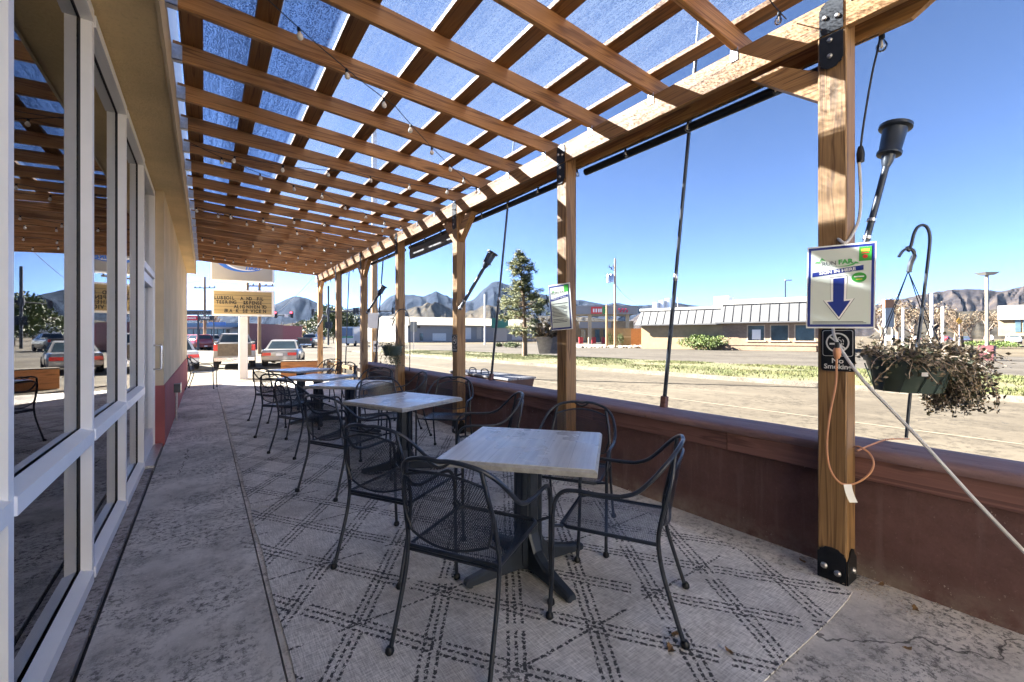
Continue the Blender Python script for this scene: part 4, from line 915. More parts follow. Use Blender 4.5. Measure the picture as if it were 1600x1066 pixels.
for k in range(3): s = MB(); s.box(-.62,-.012,.02+.19*k,.62,.012,.205+.19*k); s.build('board', M['orangebox'], t)
for k in range(3): s = MB(); s.box(-.62,.43,.02+.19*k,.62,.455,.205+.19*k); s.build('board', M['orangebox'], t)
for x in (-.607,.607): s = MB(); s.box(x-.012,.014,.02,x+.012,.428,.58); s.build('end_board', M['orangebox'], t)
s = MB(); s.box(-.64,-.03,.585,.64,.475,.615); s.build('top_board', M['kerb'], t)
# dry leaves and litter on the floor
M['fallen'] = leafmat('fallen_leaf', (.16,.085,.03), (.23,.13,.05), (.10,.05,.02)); r = random.Random(9)
for i, (u, v, lb) in enumerate(((1055,994,'orange dead leaf lying by the right chair foot'),(1048,1018,'pale dead leaf on the rug front'),(1377,917,'brown dead leaf beside the nearest post foot'),(1417,1017,'curled tan leaf on the bare concrete at right'),(1430,955,'dark brown leaf on the bare concrete near the wall'),(1510,935,'yellow leaf at the foot of the maroon wall'),(1255,880,'brown leaf tucked left of the nearest post'),(1140,1022,'tan leaf fragment near the rug corner'))):
    p = gp(u,v,.004); p.z = .014; s = MB(); a = r.random()*6.28; L = r.uniform(.022,.036); ca, sa = math.cos(a), math.sin(a)
    P_ = [(1,0,.006),(.45,.42,.0),(0,.30,.004),(-.5,.45,.0),(-1,0,.008),(-.45,-.4,.002),(0,-.28,.004),(.5,-.42,.0)]
    s.add([(p.x+L*(x*ca-y*sa), p.y+L*(x*sa+y*ca), p.z+z*1.6) for x, y, z in P_]+[(p.x,p.y,p.z-.004)], [(k,(k+1)%8,8) for k in range(8)])
    tag(s.build('dead_leaf', M['fallen']), lb, 'leaf', 'dead leaves on the patio floor')
s = MB()
for k in range(900):
    q = r.random()
    if q < .45: x, y = 3.0+r.gauss(.0,.10), .80+r.gauss(0,.10)
    else: x, y = 3.10-abs(r.gauss(0,.035)), r.uniform(-.8,7)
    if x > 3.115 or (x > 2.9 and .84 < y < 1.02): continue
    a = r.random()*6.28; L = r.uniform(.004,.014); z = .004+r.random()*.01
    s.add([(x,y,z),(x+L*math.cos(a),y+L*math.sin(a),z+.003),(x+L*.5*math.cos(a+1),y+L*.5*math.sin(a+1),z+.005)], [(0,1,2)])
for k in range(500):
    x, y = r.uniform(-.42,3.0), r.uniform(.2,6)
    if k % 2: x = -.43-abs(r.gauss(0,.02))
    a = r.random()*6.28; L = r.uniform(.003,.008); z = .016
    s.add([(x,y,z),(x+L*math.cos(a),y+L*math.sin(a),z+.002),(x+L*.5*math.cos(a+1),y+L*.5*math.sin(a+1),z+.003)], [(0,1,2)])
tag(s.build('leaf_litter', M['twig']), 'fine dry litter along the foot of the wall and joints', 'litter', kind='stuff')
# ------------------------------------------------------------------ vehicles
def paint(name, c, rough=.28): return plain(name, c, rough, 0.05, .06, 2, coat=.6)
M['wheelrim'] = plain('wheel_rim', (.32,.32,.33), .35, .7)
M['bumper'] = plain('bumper_plastic', (.06,.06,.062), .6)
def car(kind, label, pos, rz, c, W=1.72, L=4.6, H=1.42, detail=True, pm=None, group='parked and passing cars'):
    t = thing({'pickup':'pickup_truck','suv':'parked_suv'}.get(kind,'parked_car'), label, {'pickup':'pickup truck','suv':'suv'}.get(kind,'car'), pos, rz, group)
    pm = pm or paint('car_paint', c); h = W/2; l = L/2
    belt = {'sedan':.88,'suv':1.02,'pickup':1.02}[kind]*H/1.42 if kind != 'sedan' else .86
    def sec(y, w_, z0, z1, e=.10):
        return [(-w_+e,y,z0),(w_-e,y,z0),(w_,y,z0+e*1.2),(w_+.02,y,(z0+z1)/2),(w_-.02,y,z1-e*.7),(w_-e,y,z1),(-w_+e,y,z1),(-w_+.02,y,z1-e*.7),(-w_-.02,y,(z0+z1)/2),(-w_,y,z0+e*1.2)]
    s = MB(); zt = belt
    if kind == 'sedan': S_ = [(-l,.86,.34,zt-.14),(-l+.06,.94,.28,zt-.03),(-l+.5,.99,.22,zt),(-.3,1,.20,zt),(l-1.5,1,.20,zt-.02),(l-.45,.96,.22,zt-.12),(l-.08,.88,.28,zt-.22),(l,.78,.36,zt-.32)]
    else: S_ = [(-l,.95,.42,zt-.05),(-l+.04,.98,.36,zt-.01),(-l+.5,1,.32,zt),(0,1,.30,zt),(l-1.2,1,.30,zt),(l-.35,.98,.32,zt-.06),(l-.05,.92,.36,zt-.14),(l,.85,.42,zt-.24)]
    s.loft([sec(y, h*w_, z0, z1) for y, w_, z0, z1 in S_]); body = s.build('body', pm, t, True)
    # cabin with glazing
    if kind == 'sedan': yb, yf, tb, tf = -l+1.0, l-1.25, -l+1.65, l-2.05
    elif kind == 'suv': yb, yf, tb, tf = -l+.03, l-1.15, -l+.25, l-1.85
    else: yb, yf, tb, tf = -.25, l-1.2, -.12, l-1.75
    wb, wt = h*.93, h*.70; s = MB()
    q = [(-wb,yb,zt-.03),(wb,yb,zt-.03),(wb,yf,zt-.03),(-wb,yf,zt-.03),(-wt,tb,H-.03),(wt,tb,H-.03),(wt,tf,H-.03),(-wt,tf,H-.03)]
    s.hexa(q); s.loft([[(-wt,tb,H-.03),(wt,tb,H-.03),(wt,tf,H-.03),(-wt,tf,H-.03)],[(-wt+.08,tb+.12,H),(wt-.08,tb+.12,H),(wt-.08,tf-.12,H),(-wt+.08,tf-.12,H)]]); cab = s.build('cabin', pm, t)
    Q = [Vector(p) for p in q]
    def pane(a, b, c_, d_, name, x0=.07, x1=.93, y0=.08, y1=.88):
        f = lambda u, v: (a.lerp(b,u)).lerp(d_.lerp(c_,u), v); n = (b-a).cross(d_-a).normalized()*.008
        m = MB(); m.add([f(x0,y0)+n, f(x1,y0)+n, f(x1,y1)+n, f(x0,y1)+n], [(0,1,2,3)]); m.build(name, M['darkglass'], cab)
    pane(Q[0],Q[1],Q[5],Q[4],'rear_window'); pane(Q[2],Q[3],Q[7],Q[6],'windscreen')
    for a, b in ((.05,.48),(.53,.93)) if kind != 'pickup' else ((.08,.92),):
        pane(Q[1],Q[2],Q[6],Q[5],'side_window',a,b); pane(Q[3],Q[0],Q[4],Q[7],'side_window',1-b,1-a)
    wr = .31 if kind == 'sedan' else .36
    for sx in (-1,1):
        for y in (-l+.85, l-.88):
            w_ = MB(); w_.lathe([(wr*.55,-.1),(wr*.92,-.11),(wr,-.07),(wr,.07),(wr*.92,.11),(wr*.55,.1)], 18, (sx*(h-.09),y,wr), (1,0,0)); wh = w_.build('wheel', M['rubber'], t, True)
            w_ = MB(); w_.lathe([(0,.07),(wr*.2,.08),(wr*.5,.06),(wr*.58,.1)], 14, (sx*(h-.09),y,wr), (sx,0,0)); w_.build('rim', M['wheelrim'], wh, True)
    for sx in (-1,1):
        s = MB()
        if kind == 'sedan': s.box(min(sx*.22*W,sx*.46*W),-l-.015,zt-.31,max(sx*.22*W,sx*.46*W),-l+.12,zt-.16)
        else: s.box(min(sx*.40*W,sx*.495*W),-l-.02,zt-.36,max(sx*.40*W,sx*.495*W),-l+.12,zt-.06)
        s.build('tail_light', M['taillight'], t)
        s = MB(); s.box(min(sx*.26*W,sx*.44*W),l-.12,zt-.36,max(sx*.26*W,sx*.44*W),l+.005,zt-.24); s.build('headlight', M['chrome'], t)
        s = MB(); s.cbox((sx*(h+.06),tf+.55 if kind!='pickup' else tf+.3,zt+.06),(.16,.08,.13)); s.build('mirror', M['bumper'], t)
    s = MB(); s.box(-h*.95,-l-.06,.36,h*.95,-l+.10,.52) if kind != 'sedan' else s.box(-h*.93,-l-.05,.34,h*.93,-l+.10,.50); s.build('bumper', M['chrome'] if kind == 'pickup' else pm, t)
    s = MB(); s.box(-.15,-l-.066,.39,.15,-l-.061,.50) if kind != 'sedan' else s.box(-.15,-l-.02,zt-.32,.15,-l-.005,zt-.2); s.build('number_plate', M['paper'], t)
    if kind == 'pickup':
        s = MB(); s.box(-h*.80,-l-.026,.60,h*.80,-l-.004,zt-.04); s.build('tailgate', plain('tailgate_brown', (.10,.075,.05), .5, 0, .3), t)
        s = MB(); s.box(-h*.80,-l+.10,zt+.001,h*.80,-.32,zt+.012); s.build('bed_opening', M['gasket'], t)
        for sx in (-1,1): s = MB(); s.box(min(sx*h*.82,sx*h*.98),-l+.05,zt,max(sx*h*.82,sx*h*.98),-.28,zt+.06); s.build('bed_rail', pm, t)
    return t
WHITE = paint('white_car_paint', (.25,.245,.235))
def onlot(u, v, z=-.125): return gp(u, v, z)
p = onlot(366,576); car('pickup', 'white pickup truck seen from behind past the white sign pole', p+Vector((.15,2.4,0)), R_(-3), None, 1.66, 4.9, 1.66, pm=WHITE)
p = onlot(444,573); car('sedan', 'white saloon car seen from behind beside the pickup', p+Vector((.35,2.3,0)), R_(-14), None, 1.66, 4.6, 1.32, pm=WHITE)
p = onlot(271,579); car('sedan', 'silver car half hidden behind the cream building corner', p+Vector((-.2,1.9,0)), R_(8), (.42,.45,.48), 1.75, 4.6, 1.45)
p = gp(301,547); car('suv', 'dark red suv parked before the tyre shop', p, R_(30), (.20,.02,.03), 1.8, 4.6, 1.7)
p = gp(341,546); car('suv', 'white suv parked by the tyre shop front', p, R_(-40), (.62,.63,.64), 1.8, 4.6, 1.7)
p = gp(484,543); car('pickup', 'dark grey pickup truck crossing the junction', p, R_(-25), (.06,.065,.075), 1.9, 5.3, 1.8)
p = dp(549,530,66); p.z = GZ; rv = thing('camper_bus', 'white camper bus with dark blue back window at the junction', 'bus', p, R_(-30))
s = MB(); s.loft([[(-1.2,-3.2,.45),(1.2,-3.2,.45),(1.22,-3.2,1.6),(1.1,-3.1,2.9),(-1.1,-3.1,2.9),(-1.22,-3.2,1.6)],[(-1.25,3.2,.45),(1.25,3.2,.45),(1.25,3.2,1.6),(1.15,3.0,2.95),(-1.15,3.0,2.95),(-1.25,3.2,1.6)]]); s.build('body', paint('bus_paint', (.42,.47,.52)), rv)
s = MB(); s.box(-1.02,-3.24,1.55,1.02,-3.19,2.7); s.build('back_window', plain('bus_glass', (.02,.05,.14), .08), rv); s = MB(); s.box(-1.1,-3.23,1.25,1.1,-3.205,1.5); s.build('stripe', plain('bus_green', (.03,.22,.14), .4), rv)
for sx in (-1,1):
    for y in (-2.1,2.1): s = MB(); s.lathe([(.0,-.13),(.42,-.13),(.45,0),(.42,.13),(0,.13)], 14, (sx*1.1,y,.45), (1,0,0)); s.build('wheel', M['rubber'], rv, True)
lots = [(694,533,'silver car parked before the white warehouse', (.4,.42,.44),'sedan'),(714,533,'light grey car parked before the white warehouse behind the third post',(.5,.51,.52),'sedan'),(738,531,'white pickup parked before the white warehouse',(.6,.6,.6),'pickup'),(760,531,'dark blue suv parked by the green awning',(.04,.06,.12),'suv'),(781,531,'dark pickup parked beneath the green awning',(.05,.055,.06),'pickup'),
 (1478,533,'bright red car in the lot across the street',(.45,.02,.03),'sedan'),(1508,534,'dark blue car beside the red car across the street',(.04,.05,.10),'sedan'),(1584,537,'silver suv parked by the white fronted building',(.42,.45,.48),'suv'),(1545,533,'white pickup in the lot across the street',(.62,.62,.62),'pickup'),(1395,534,'white suv in the lot behind the arrow sign',(.6,.6,.58),'suv'),(1432,532,'pale grey car behind the hanging basket',(.42,.42,.42),'sedan')]
for u, v, lb, c_, k in lots:
    p = gp(u, v); car(k, lb, p, R_(rnd.choice([-100,-70,80,100,60])), c_, 1.8, 4.7, {'sedan':1.45,'suv':1.72,'pickup':1.8}[k])
# ------------------------------------------------------------------ street signs and poles
M['creamboard'] = plain('letter_board', (.33,.255,.125), .5, 0, .06, 2); M['signpanel'] = plain('sign_cabinet_face', (.33,.31,.27), .4, 0, .05, 2)
M['blueink'] = plain('blue_print', (.02,.13,.50), .4); M['blackink'] = plain('black_letters', (.015,.015,.015), .5)
base = gp(380,592,-.125); PS = thing('pole_sign', 'white pole sign with tire logo cabinet above a cream letter board', 'sign', base)
s = MB(); s.bar(base, base+Vector((0,0,2.2)), .26, .26, .01); s.bar(base+Vector((0,0,3.1)), base+Vector((0,0,5.2)), .17, .17, .01); part(s, 'pole', M['whitemetal'], PS)
def board(tl, tr, bl, th, mat, nm):
    tl, tr, bl = Vector(tl), Vector(tr), Vector(bl); e = bpy.data.objects.new(nm, None)
    r_ = (tr-tl).normalized(); w_ = (tr-tl).length; h_ = (tl-bl).length; c = (tr+bl)/2
    m = MB(); m.box(-w_/2,-h_/2,-th,w_/2,h_/2,0); o = m.build(nm, mat, PS); 
    u = Vector((0,0,1)); n = r_.cross(u)
    o.matrix_parent_inverse = Matrix(); o.matrix_local = Matrix.Translation(c-base) @ Matrix(((r_.x,u.x,n.x,0),(r_.y,u.y,n.y,0),(r_.z,u.z,n.z,0),(0,0,0,1)))
    return o, w_, h_
tl, bl = dp(331,451.5,14.55), dp(331,493,14.55); tr = dp(427.5,456.5,15.25); tr.z = tl.z
o, w_, h_ = board(tl, tr, bl, .32, M['whitemetal'], 'letter_board')
rect(-w_/2+.06,-h_/2+.06,w_/2-.06,h_/2-.06,.002,.004).build('face', M['creamboard'], o)
for k in range(5): yy = h_/2-.06-(h_-.12)*(k+1)/6; m = MB(); m.box(-w_/2+.06,yy-.006,.006,w_/2-.06,yy+.006,.012); m.build('letter_track', M['kerb'], o)
rows = ((.33,'LUBEOIL',(.055,.105,.155,.205,.25,.295,.335)),(.34,'ANDFIL',(.475,.575,.615,.735,.775,.81)),(.49,'TEERING',(.09,.135,.18,.23,.275,.315,.365)),(.50,'SUSPENSE',(.515,.53,.56,.61,.655,.70,.745,.785)),(.655,'ALIGNHENTO',(.37,.415,.455,.50,.575,.635,.69,.745,.82,.855)),(.815,'BRAK',(.215,.24,.30,.40)),(.82,'SEVICEN',(.505,.55,.64,.68,.72,.77,.85)))
for fy, wd, xs in rows:
    for ch, fx_ in zip(wd, xs): txt(ch, .160, (fx_-.5)*w_, (.5-fy)*h_, .0135, M['blackink'], o, R_(rnd.uniform(-4,4)), .80, .006, 0, 'letter')
bl2 = dp(329.5,437.5,14.5); tl2 = bl2+Vector((0,0,1.25)); tr2 = dp(427,441.5,15.2); tr2.z = tl2.z
o, w_, h_ = board(tl2, tr2, bl2, .36, M['whitemetal'], 'logo_cabinet')
rect(-w_/2+.03,-h_/2+.03,w_/2-.03,h_/2-.03,.002,.004).build('face', M['signpanel'], o)
ell(.02,.14,w_*.44,h_*.36,.0065,44).build('logo_oval', M['blueink'], o); ell(.13,.16,w_*.40,h_*.34,.0075,44).build('logo_oval', M['paper'], o); ell(.16,.19,w_*.395,h_*.335,.0085,44).build('logo_oval', M['signpanel'], o)
txt('COOPER', .36, .12, .10, .0100, M['blueink'], o, 0, .95, .012, .25); txt('TIRES', .20, .28, -.17, .0100, M['blueink'], o, 0, 1.0, .006, .25)
def upole(label, p, h, r0=.15, arm=None, name='utility_pole', mat=None, armv=(1,0,0), z0=None):
    p = Vector(p); t = thing(name, label, 'pole', p); s = MB(); s.tube([p, p+Vector((0,0,h*.5)), p+Vector((0,0,h))], [r0, r0*.85, r0*.65], 10); part(s, 'shaft', mat or M['polewood'], t, True)
    for a in arm or []:
        c = p+Vector((0,0,a)); v = Vector(armv)*1.2; s = MB(); s.bar(c-v, c+v, .10, .12); x = part(s, 'crossarm', M['polewood'], t)
        for k in (-.9,-.45,.45,.9): s = MB(); s.lathe([(.05,0),(.06,.08),(.03,.16),(0,.17)], 8, c+v*k+Vector((0,0,.06))); part(s, 'insulator', M['tbase'], x)
    return t
hz = lambda v, d: CH+(HY-v)/F*d - GZ
d = 17.0; p = dp(585,525,d); p.z = GZ
upole('brown wooden utility pole standing behind the fifth post', p, 10.5, .14)
for (u0,v0,u1,v1,lb) in ((575,489,592,513,'blank white notice board on the wooden utility pole'),(583,533,591,550,'small white parking notice low on the wooden utility pole')):
    o, w_, h_ = sign_root('notice', lb, 'notice', dp(u0,v0,d-.25), dp(u1,v0,d-.25), dp(u0,v1,d-.25)); rect(-w_/2,-h_/2,w_/2,h_/2,-.02,.02).build('panel', M['paper'], o)
    if h_ < .5: ell(0,.05,.06,.06,.002).build('symbol', M['inkdark'], o); rect(-.07,-.10,.07,-.08,.002).build('printed_line', M['inkdark'], o)
cr = (CT,-ST,0)
p = dp(320,525,48); p.z = GZ; upole('utility pole with crossarm behind the tyre shop signs', p, hz(433,48), .16, [hz(450,48)], armv=cr)
p = dp(387,525,34); p.z = GZ; upole('plain wooden pole just right of the white sign pole', p, hz(441,34), .14)
p = dp(405.5,525,36); p.z = GZ; upole('wooden pole with a street light arm right of the letter board', p, hz(441,36), .15, [hz(447,36)], armv=cr)
p = dp(334,525,42); p.z = GZ; upole('thin pole in front of the tyre shop', p, 6.0, .06, None, 'post', M['tbase'])
dU = 42; p = dp(961,525,56); p.z = GZ; up_ = upole('tall wooden pole with grey transformers across the street', p, hz(404,56), .17)
for du, v in ((-10,432),(-5,431)):
    s = MB(); c = dp(961+du,v+4,55.8); s.lathe([(.18,0),(.28,.02),(.28,.95),(.22,1.05),(0,1.08)], 12, c-Vector((0,0,.5))); part(s, 'transformer', M['zinc'], up_, True)
for du, v in ((-9,418),(-6,421),(-3,417)): s = MB(); c = dp(961+du,v,55.9); s.bar(c, dp(962,v+2,56), .06, .06); s.lathe([(.05,0),(.09,.1),(.03,.3),(0,.3)], 8, c); part(s, 'insulator', M['tbase'], up_)
p = dp(948,525,58); p.z = GZ; upole('short dark pole beside the transformer pole', p, hz(476,58), .19, None, 'post', M['polewood'])
def wire(lb, a, b, sag, r_=.012):
    a, b = Vector(a), Vector(b); s = MB(); s.tube([a.lerp(b,k/20)-Vector((0,0,4*sag*(k/20)*(1-k/20))) for k in range(21)], r_, 4); tag(s.build('overhead_wire', M['gasket']), lb, 'wire', 'overhead wires')
wire('service wire from the transformer pole down to the metal roof', dp(963,446,56), dp(990,471,54), .3, .03); wire('thin overhead wire sloping up to the pergola end', dp(430,490,60), dp(497,425,40), .3, .02)
wire('overhead wire running left from the crossarm pole', dp(320,438,48), dp(215,440,60), .4, .02)
def lamp(lb, u, vb, vt, d, r_=.07, head=(1.2,.5), mat=None, double=False):
    p = dp(u,525,d); p.z = GZ; H_ = hz(vt,d); t = thing('street_lamp', lb, 'street lamp', p, 0, 'lamp posts across the street'); s = MB(); s.tube([p, p+Vector((0,0,H_))], r_, 10); part(s, 'shaft', mat or M['whitemetal'], t, True)
    s = MB(); c = p+Vector((0,0,H_)); v = Vector(cr); 
    if double: s.hexa([c+v*a+Vector((-ST,-CT,0))*b+Vector((0,0,z)) for a, b, z in ((-.28*head[0],-.2,-.05),(.28*head[0],-.2,-.05),(.28*head[0],.2,-.05),(-.28*head[0],.2,-.05),(-.5*head[0],-.35,.12),(.5*head[0],-.35,.12),(.5*head[0],.35,.12),(-.5*head[0],.35,.12))])
    else: s.bar(c-v*.05, c+v*head[0], .25, .14)
    part(s, 'lamp_head', M['tedge'], t); return t
l1 = lamp('tan lamp post with flat head on a red concrete base', 1542, 0, 429, 27, .085, (.95,.4), plain('tan_post', (.30,.26,.20), .5), True)
s = MB(); q = Vector(l1.location); s.bar(q, q+Vector((0,0,.95)), .7, .7, .03); part(s, 'base', plain('red_base', (.075,.018,.024), .7), l1)
lamp('tall white lamp post right of the shepherd hook', 1456, 0, 459, 62, .2, (1.0,.4)); lamp('shorter white lamp post left of the bare tree', 1473, 0, 480, 66, .18, (1.0,.4)); lamp('white lamp post behind the hanging basket wires', 1411, 0, 482, 70, .17, (.8,.4)); lamp('dark lamp post rising behind the metal roofed building', 1227, 0, 438, 75, .12, (1.1,.4), M['tbase']); lamp('slim white lamp post before the green awning', 757.5, 0, 460, 75, .12, (.2,.2))
lamp('thin pole behind the metal roof near the leaning pole', 1059, 0, 466, 80, .08, (.1,.1), M['tedge'])
# traffic signals
M['sig'] = plain('signal_housing', (.03,.035,.045), .5); M['sigred'] = Mat('signal_red_lens').set(color=(.6,.01,.02), emit=(1,.03,.05), es=1.5).mat
def signal(par, c, red=False, sc_=1.0):
    s = MB(); s.cbox(c, (.36*sc_,.3*sc_,1.05*sc_), -TH); o = part(s, 'signal_head', M['sig'], par)
    for k in (-1,0,1):
        s = MB(); s.lathe([(0,0),(.13*sc_,0),(.13*sc_,.14*sc_),(.12*sc_,.14*sc_),(.12*sc_,.02),(0,.02)], 10, Vector(c)+Vector((-ST,-CT,0))*.15*sc_+Vector((0,0,.33*k*sc_)), (-ST,-CT,0)); part(s, 'lens', M['sigred'] if red and k == 1 else M['sig'], o)
d = 72; p = dp(513,525,d); p.z = GZ; t = thing('traffic_signal', 'dark traffic signal pole with mast arm reaching right behind the posts', 'traffic signal', p)
s = MB(); s.tube([p, p+Vector((0,0,hz(447,d)))], .16, 10); s.lathe([(.3,-.4),(.34,0),(.3,.5)], 10, p+Vector((0,0,hz(487,d)))); part(s, 'shaft', M['sig'], t, True)
s = MB(); s.tube([dp(513,487,d), dp(616,486,d)], [.15,.09], 8); s.tube([dp(513,487,d), dp(488,488,d)], .08, 8); part(s, 'mast_arm', M['sig'], t, True)
for u, v in ((554,486),(558.5,486),(614,486),(489,488),(510,508),(517,508)): signal(t, dp(u,v,d-.3))
d = 86; p = dp(383,525,d); p.z = GZ; t = thing('traffic_signal', 'traffic signal arm with two red lights right of the letter board', 'traffic signal', p)
s = MB(); s.tube([p, p+Vector((0,0,hz(488,d)))], .16, 8); part(s, 'shaft', M['sig'], t, True); s = MB(); s.tube([dp(383,491.5,d), dp(458,493,d)], .10, 8); part(s, 'mast_arm', M['sig'], t, True)
for u in (431,456): signal(t, dp(u,492,d-.3), True, 1.25)
s = MB(); s.cbox(dp(447.5,493.5,d-.2),(.7,.06,.55),-TH); part(s, 'street_name_plate', M['paper'], t)
# ------------------------------------------------------------------ buildings
M['seam'] = plain('metal_roof', (.088,.092,.098), .5, .1, .1, 1.5); M['seamrib'] = plain('roof_rib', (.05,.052,.058), .6, .1); M['tanwall'] = stucco('tan_stucco', (.26,.195,.115), 12, .2, .1); M['winframe'] = plain('tan_frame', (.45,.36,.25), .6)
M['bldglass'] = plain('building_glass', (.06,.10,.12), .05, 0, .4, .8)
def brickmat(name, a, b, mortar, sc_=1.0):
    m = Mat(name); co = m.co(); n = m.t.nodes.new('ShaderNodeTexBrick'); x, y, z = m.sep(co); v = m.comb(y, z, 0.0); m.t.links.new(v.k, n.inputs['Vector'])
    n.inputs['Scale'].default_value = 2.2*sc_; n.inputs['Color1'].default_value = (*a,1); n.inputs['Color2'].default_value = (*b,1); n.inputs['Mortar'].default_value = (*mortar,1); n.inputs['Mortar Size'].default_value = .015
    m.set(color=m.mix(m.noise(co, .9, 4, .6).step(.4,.65)*.4, Sk(m.t, n.outputs[0]), tuple(q*.7 for q in a)), rough=.9); return m.mat
M['tanbrick'] = brickmat('tan_brick', (.20,.138,.097), (.26,.19,.13), (.22,.172,.13))
A_ = gp(1002,544.5); B_ = gp(1280,549.5); e_ = (B_-A_).normalized(); n_ = Vector((e_.y,-e_.x,0)); n_ = n_ if n_.x < 0 else -n_
def fs(u):   # distance along the restaurant front that bearing u meets
    r = ray(u,525); k = (A_.x*e_.y-A_.y*e_.x)/(r.x*e_.y-r.y*e_.x); return (Vector((r.x*k,r.y*k,GZ))-A_).dot(e_)
def FP(s_, out, z): return A_ + e_*s_ + n_*out + Vector((0,0,z))
RB = thing('mansard_restaurant', 'tan building with grey standing seam mansard roof across the street', 'building', A_)
def wbox(s0, s1, o0, o1, z0, z1): return [FP(s0,o0,z0),FP(s1,o0,z0),FP(s1,o1,z0),FP(s0,o1,z0),FP(s0,o0,z1),FP(s1,o0,z1),FP(s1,o1,z1),FP(s0,o1,z1)]
sJ, sE = fs(1129), fs(1336); 
s = MB(); s.hexa(wbox(0,sJ,0,-14,0,3.9)); part(s, 'stucco_wall', M['tanwall'], RB)
wins = [(fs(a),fs(b)) for a, b in ((1167,1195.5),(1203,1233),(1241,1274),(1282,1312))]; WZ0, WZ1 = 1.05, 2.72
s = MB(); x = sJ
for a, b in wins: s.hexa(wbox(x,a,.02,-14,0,3.9)); s.hexa(wbox(a,b,.02,-.4,0,WZ0)); s.hexa(wbox(a,b,.02,-.4,WZ1,3.9)); x = b
s.hexa(wbox(x,sE,.02,-14,0,3.9)); part(s, 'brick_wall', M['tanbrick'], RB)
s = MB(); s.hexa(wbox(sJ+.01,sE-3,.25,.025,0,.55)); s.hexa(wbox(sJ+.01,sE-3,.30,.025,.551,.62)); part(s, 'brick_ledge', M['tanbrick'], RB)
for k, (a, b) in enumerate(wins):
    s = MB(); s.hexa(wbox(a,b,-.14,-.18,WZ0,WZ1)); wp = part(s, 'window', M['bldglass'], RB)
    s = MB(); fw = .09
    for q in (wbox(a,a+fw,.03,-.13,WZ0,WZ1), wbox(b-fw,b,.03,-.13,WZ0,WZ1), wbox(a+fw,b-fw,.03,-.13,WZ1-.08,WZ1), wbox(a-.08,b+.08,.10,-.13,WZ0-.10,WZ0)): s.hexa(q)
    part(s, 'window_frame', M['winframe'], wp)
    if k == 0: s = MB(); s.hexa(wbox(a+(b-a)*.28,a+(b-a)*.75,-.12,-.135,WZ0+.12,WZ1-.5)); part(s, 'window_poster', M['paper'], wp)
def mansard(s0, s1, zE, zT, cap, out=.75):
    s = MB(); p = [FP(s0-.5,out,zE),FP(s1,out,zE),FP(s1,out,zE+.12),FP(s0-.5,out,zE+.12),FP(s0-.1,-.35,zT),FP(s1,-.35,zT)]
    s.hexa([FP(s0-.5,out,zE),FP(s1,out,zE),FP(s1,-1.2,zE),FP(s0-.5,-1.2,zE),FP(s0-.1,-.35,zT),FP(s1,-.35,zT),FP(s1,-1.2,zT),FP(s0-.1,-1.2,zT)]); m_ = part(s, 'mansard_roof', M['seam'], RB)
    n = int((s1-s0)/.78)
    rb = MB(); dn = (FP(0,-.35,zT)-FP(0,out,zE)); L = dn.length; rb.bar(FP(0,out+.02,zE+.03), FP(0,-.35+.02,zT), .035, .07); rm = rb.mesh('roof_seam', M['seamrib'])
    for k in range(n): o = link('roof_seam', rm, m_); o.location = e_*(s0+.2+(s1-s0-.4)*k/(n-1))
    s = MB(); s.hexa(wbox(s0-.3,s1,-.2,-14,zT,zT+cap)); part(s, 'parapet', M['tedge'], RB); s = MB(); s.hexa(wbox(s0-.6,s1,out+.05,out-.10,zE-.14,zE)); part(s, 'gutter', M['seam'], RB)
mansard(0, sJ, 2.95, 4.62, .30); mansard(sJ+.01, sE, 3.05, 5.0, .52, .85)
for k, (u0, u1) in enumerate(((1006,1008),(1012,1016),(1018,1025))): s = MB(); c = fs(u0); s.hexa(wbox(c,c+.6,-3-k,-4-k,4.9,5.9+.3*k)); part(s, 'roof_unit', M['zinc'], RB)
s = MB(); s.hexa(wbox(fs(1106),fs(1130),-3,-6,4.9,6.2)); part(s, 'roof_unit', M['whitemetal'], RB)
# filling station
GS = thing('filling_station', 'white filling station canopy with red sign panel beyond the street', 'building', dp(930,540,84))
M['extwhite'] = plain('exterior_white', (.23,.235,.24), .6, 0, .05, .5)
def cbx(u0, u1, v0, v1, d0, dep, mat, nm, par, proud=0, face=None):   # box whose front spans two bearings; face = bearing it squarely faces
    s = MB()
    if face is None:
        a, b = dp(u0,v0,d0-proud), dp(u1,v0,d0-proud); z1, z0 = a.z, dp(u0,v1,d0-proud).z; bk = Vector((ST,CT,0))*dep
    else:
        n = ray(face,525).normalized(); P0 = dp(face,525,d0)-n*proud; P0.z = 0
        hit = lambda u: ray(u,525)*(P0.dot(n)/Vector((ray(u,525).x,ray(u,525).y,0)).dot(n))
        a, b = hit(u0), hit(u1); k = P0.length/ray(face,525).length; z1, z0 = CH+(HY-v0)/F*k, CH+(HY-v1)/F*k; bk = n*dep
    P_ = [Vector((a.x,a.y,z0)),Vector((b.x,b.y,z0)),Vector((b.x,b.y,z0))+bk,Vector((a.x,a.y,z0))+bk]; s.hexa(P_+[Vector((q.x,q.y,z1)) for q in P_]); return part(s, nm, mat, par)
cbx(868,996,477.5,491,84,9,M['extwhite'],'canopy',GS)
cbx(923.5,941,479.5,490.5,84,.05,plain('red_panel',(.55,.03,.03),.4),'sign_panel',GS,.12); cbx(941.2,948,479.5,490.5,84,.05,plain('green_panel',(.03,.22,.05),.4),'sign_panel',GS,.12)
for u in (926.5,930.5,934.5,938): cbx(u,u+2.4,482.5,488,84,.03,M['paper'],'panel_mark',GS,.2)
s = MB(); c0 = dp(965,487,83.8)
for k in range(6): a = dp(966+k*2.6,486.5+(1.6 if k % 2 else -2.2),83.8); b = dp(968+k*2.6,482+(2.2 if k % 2 else -.2)+.8,83.8); s.tube([a,b], .13, 6); 
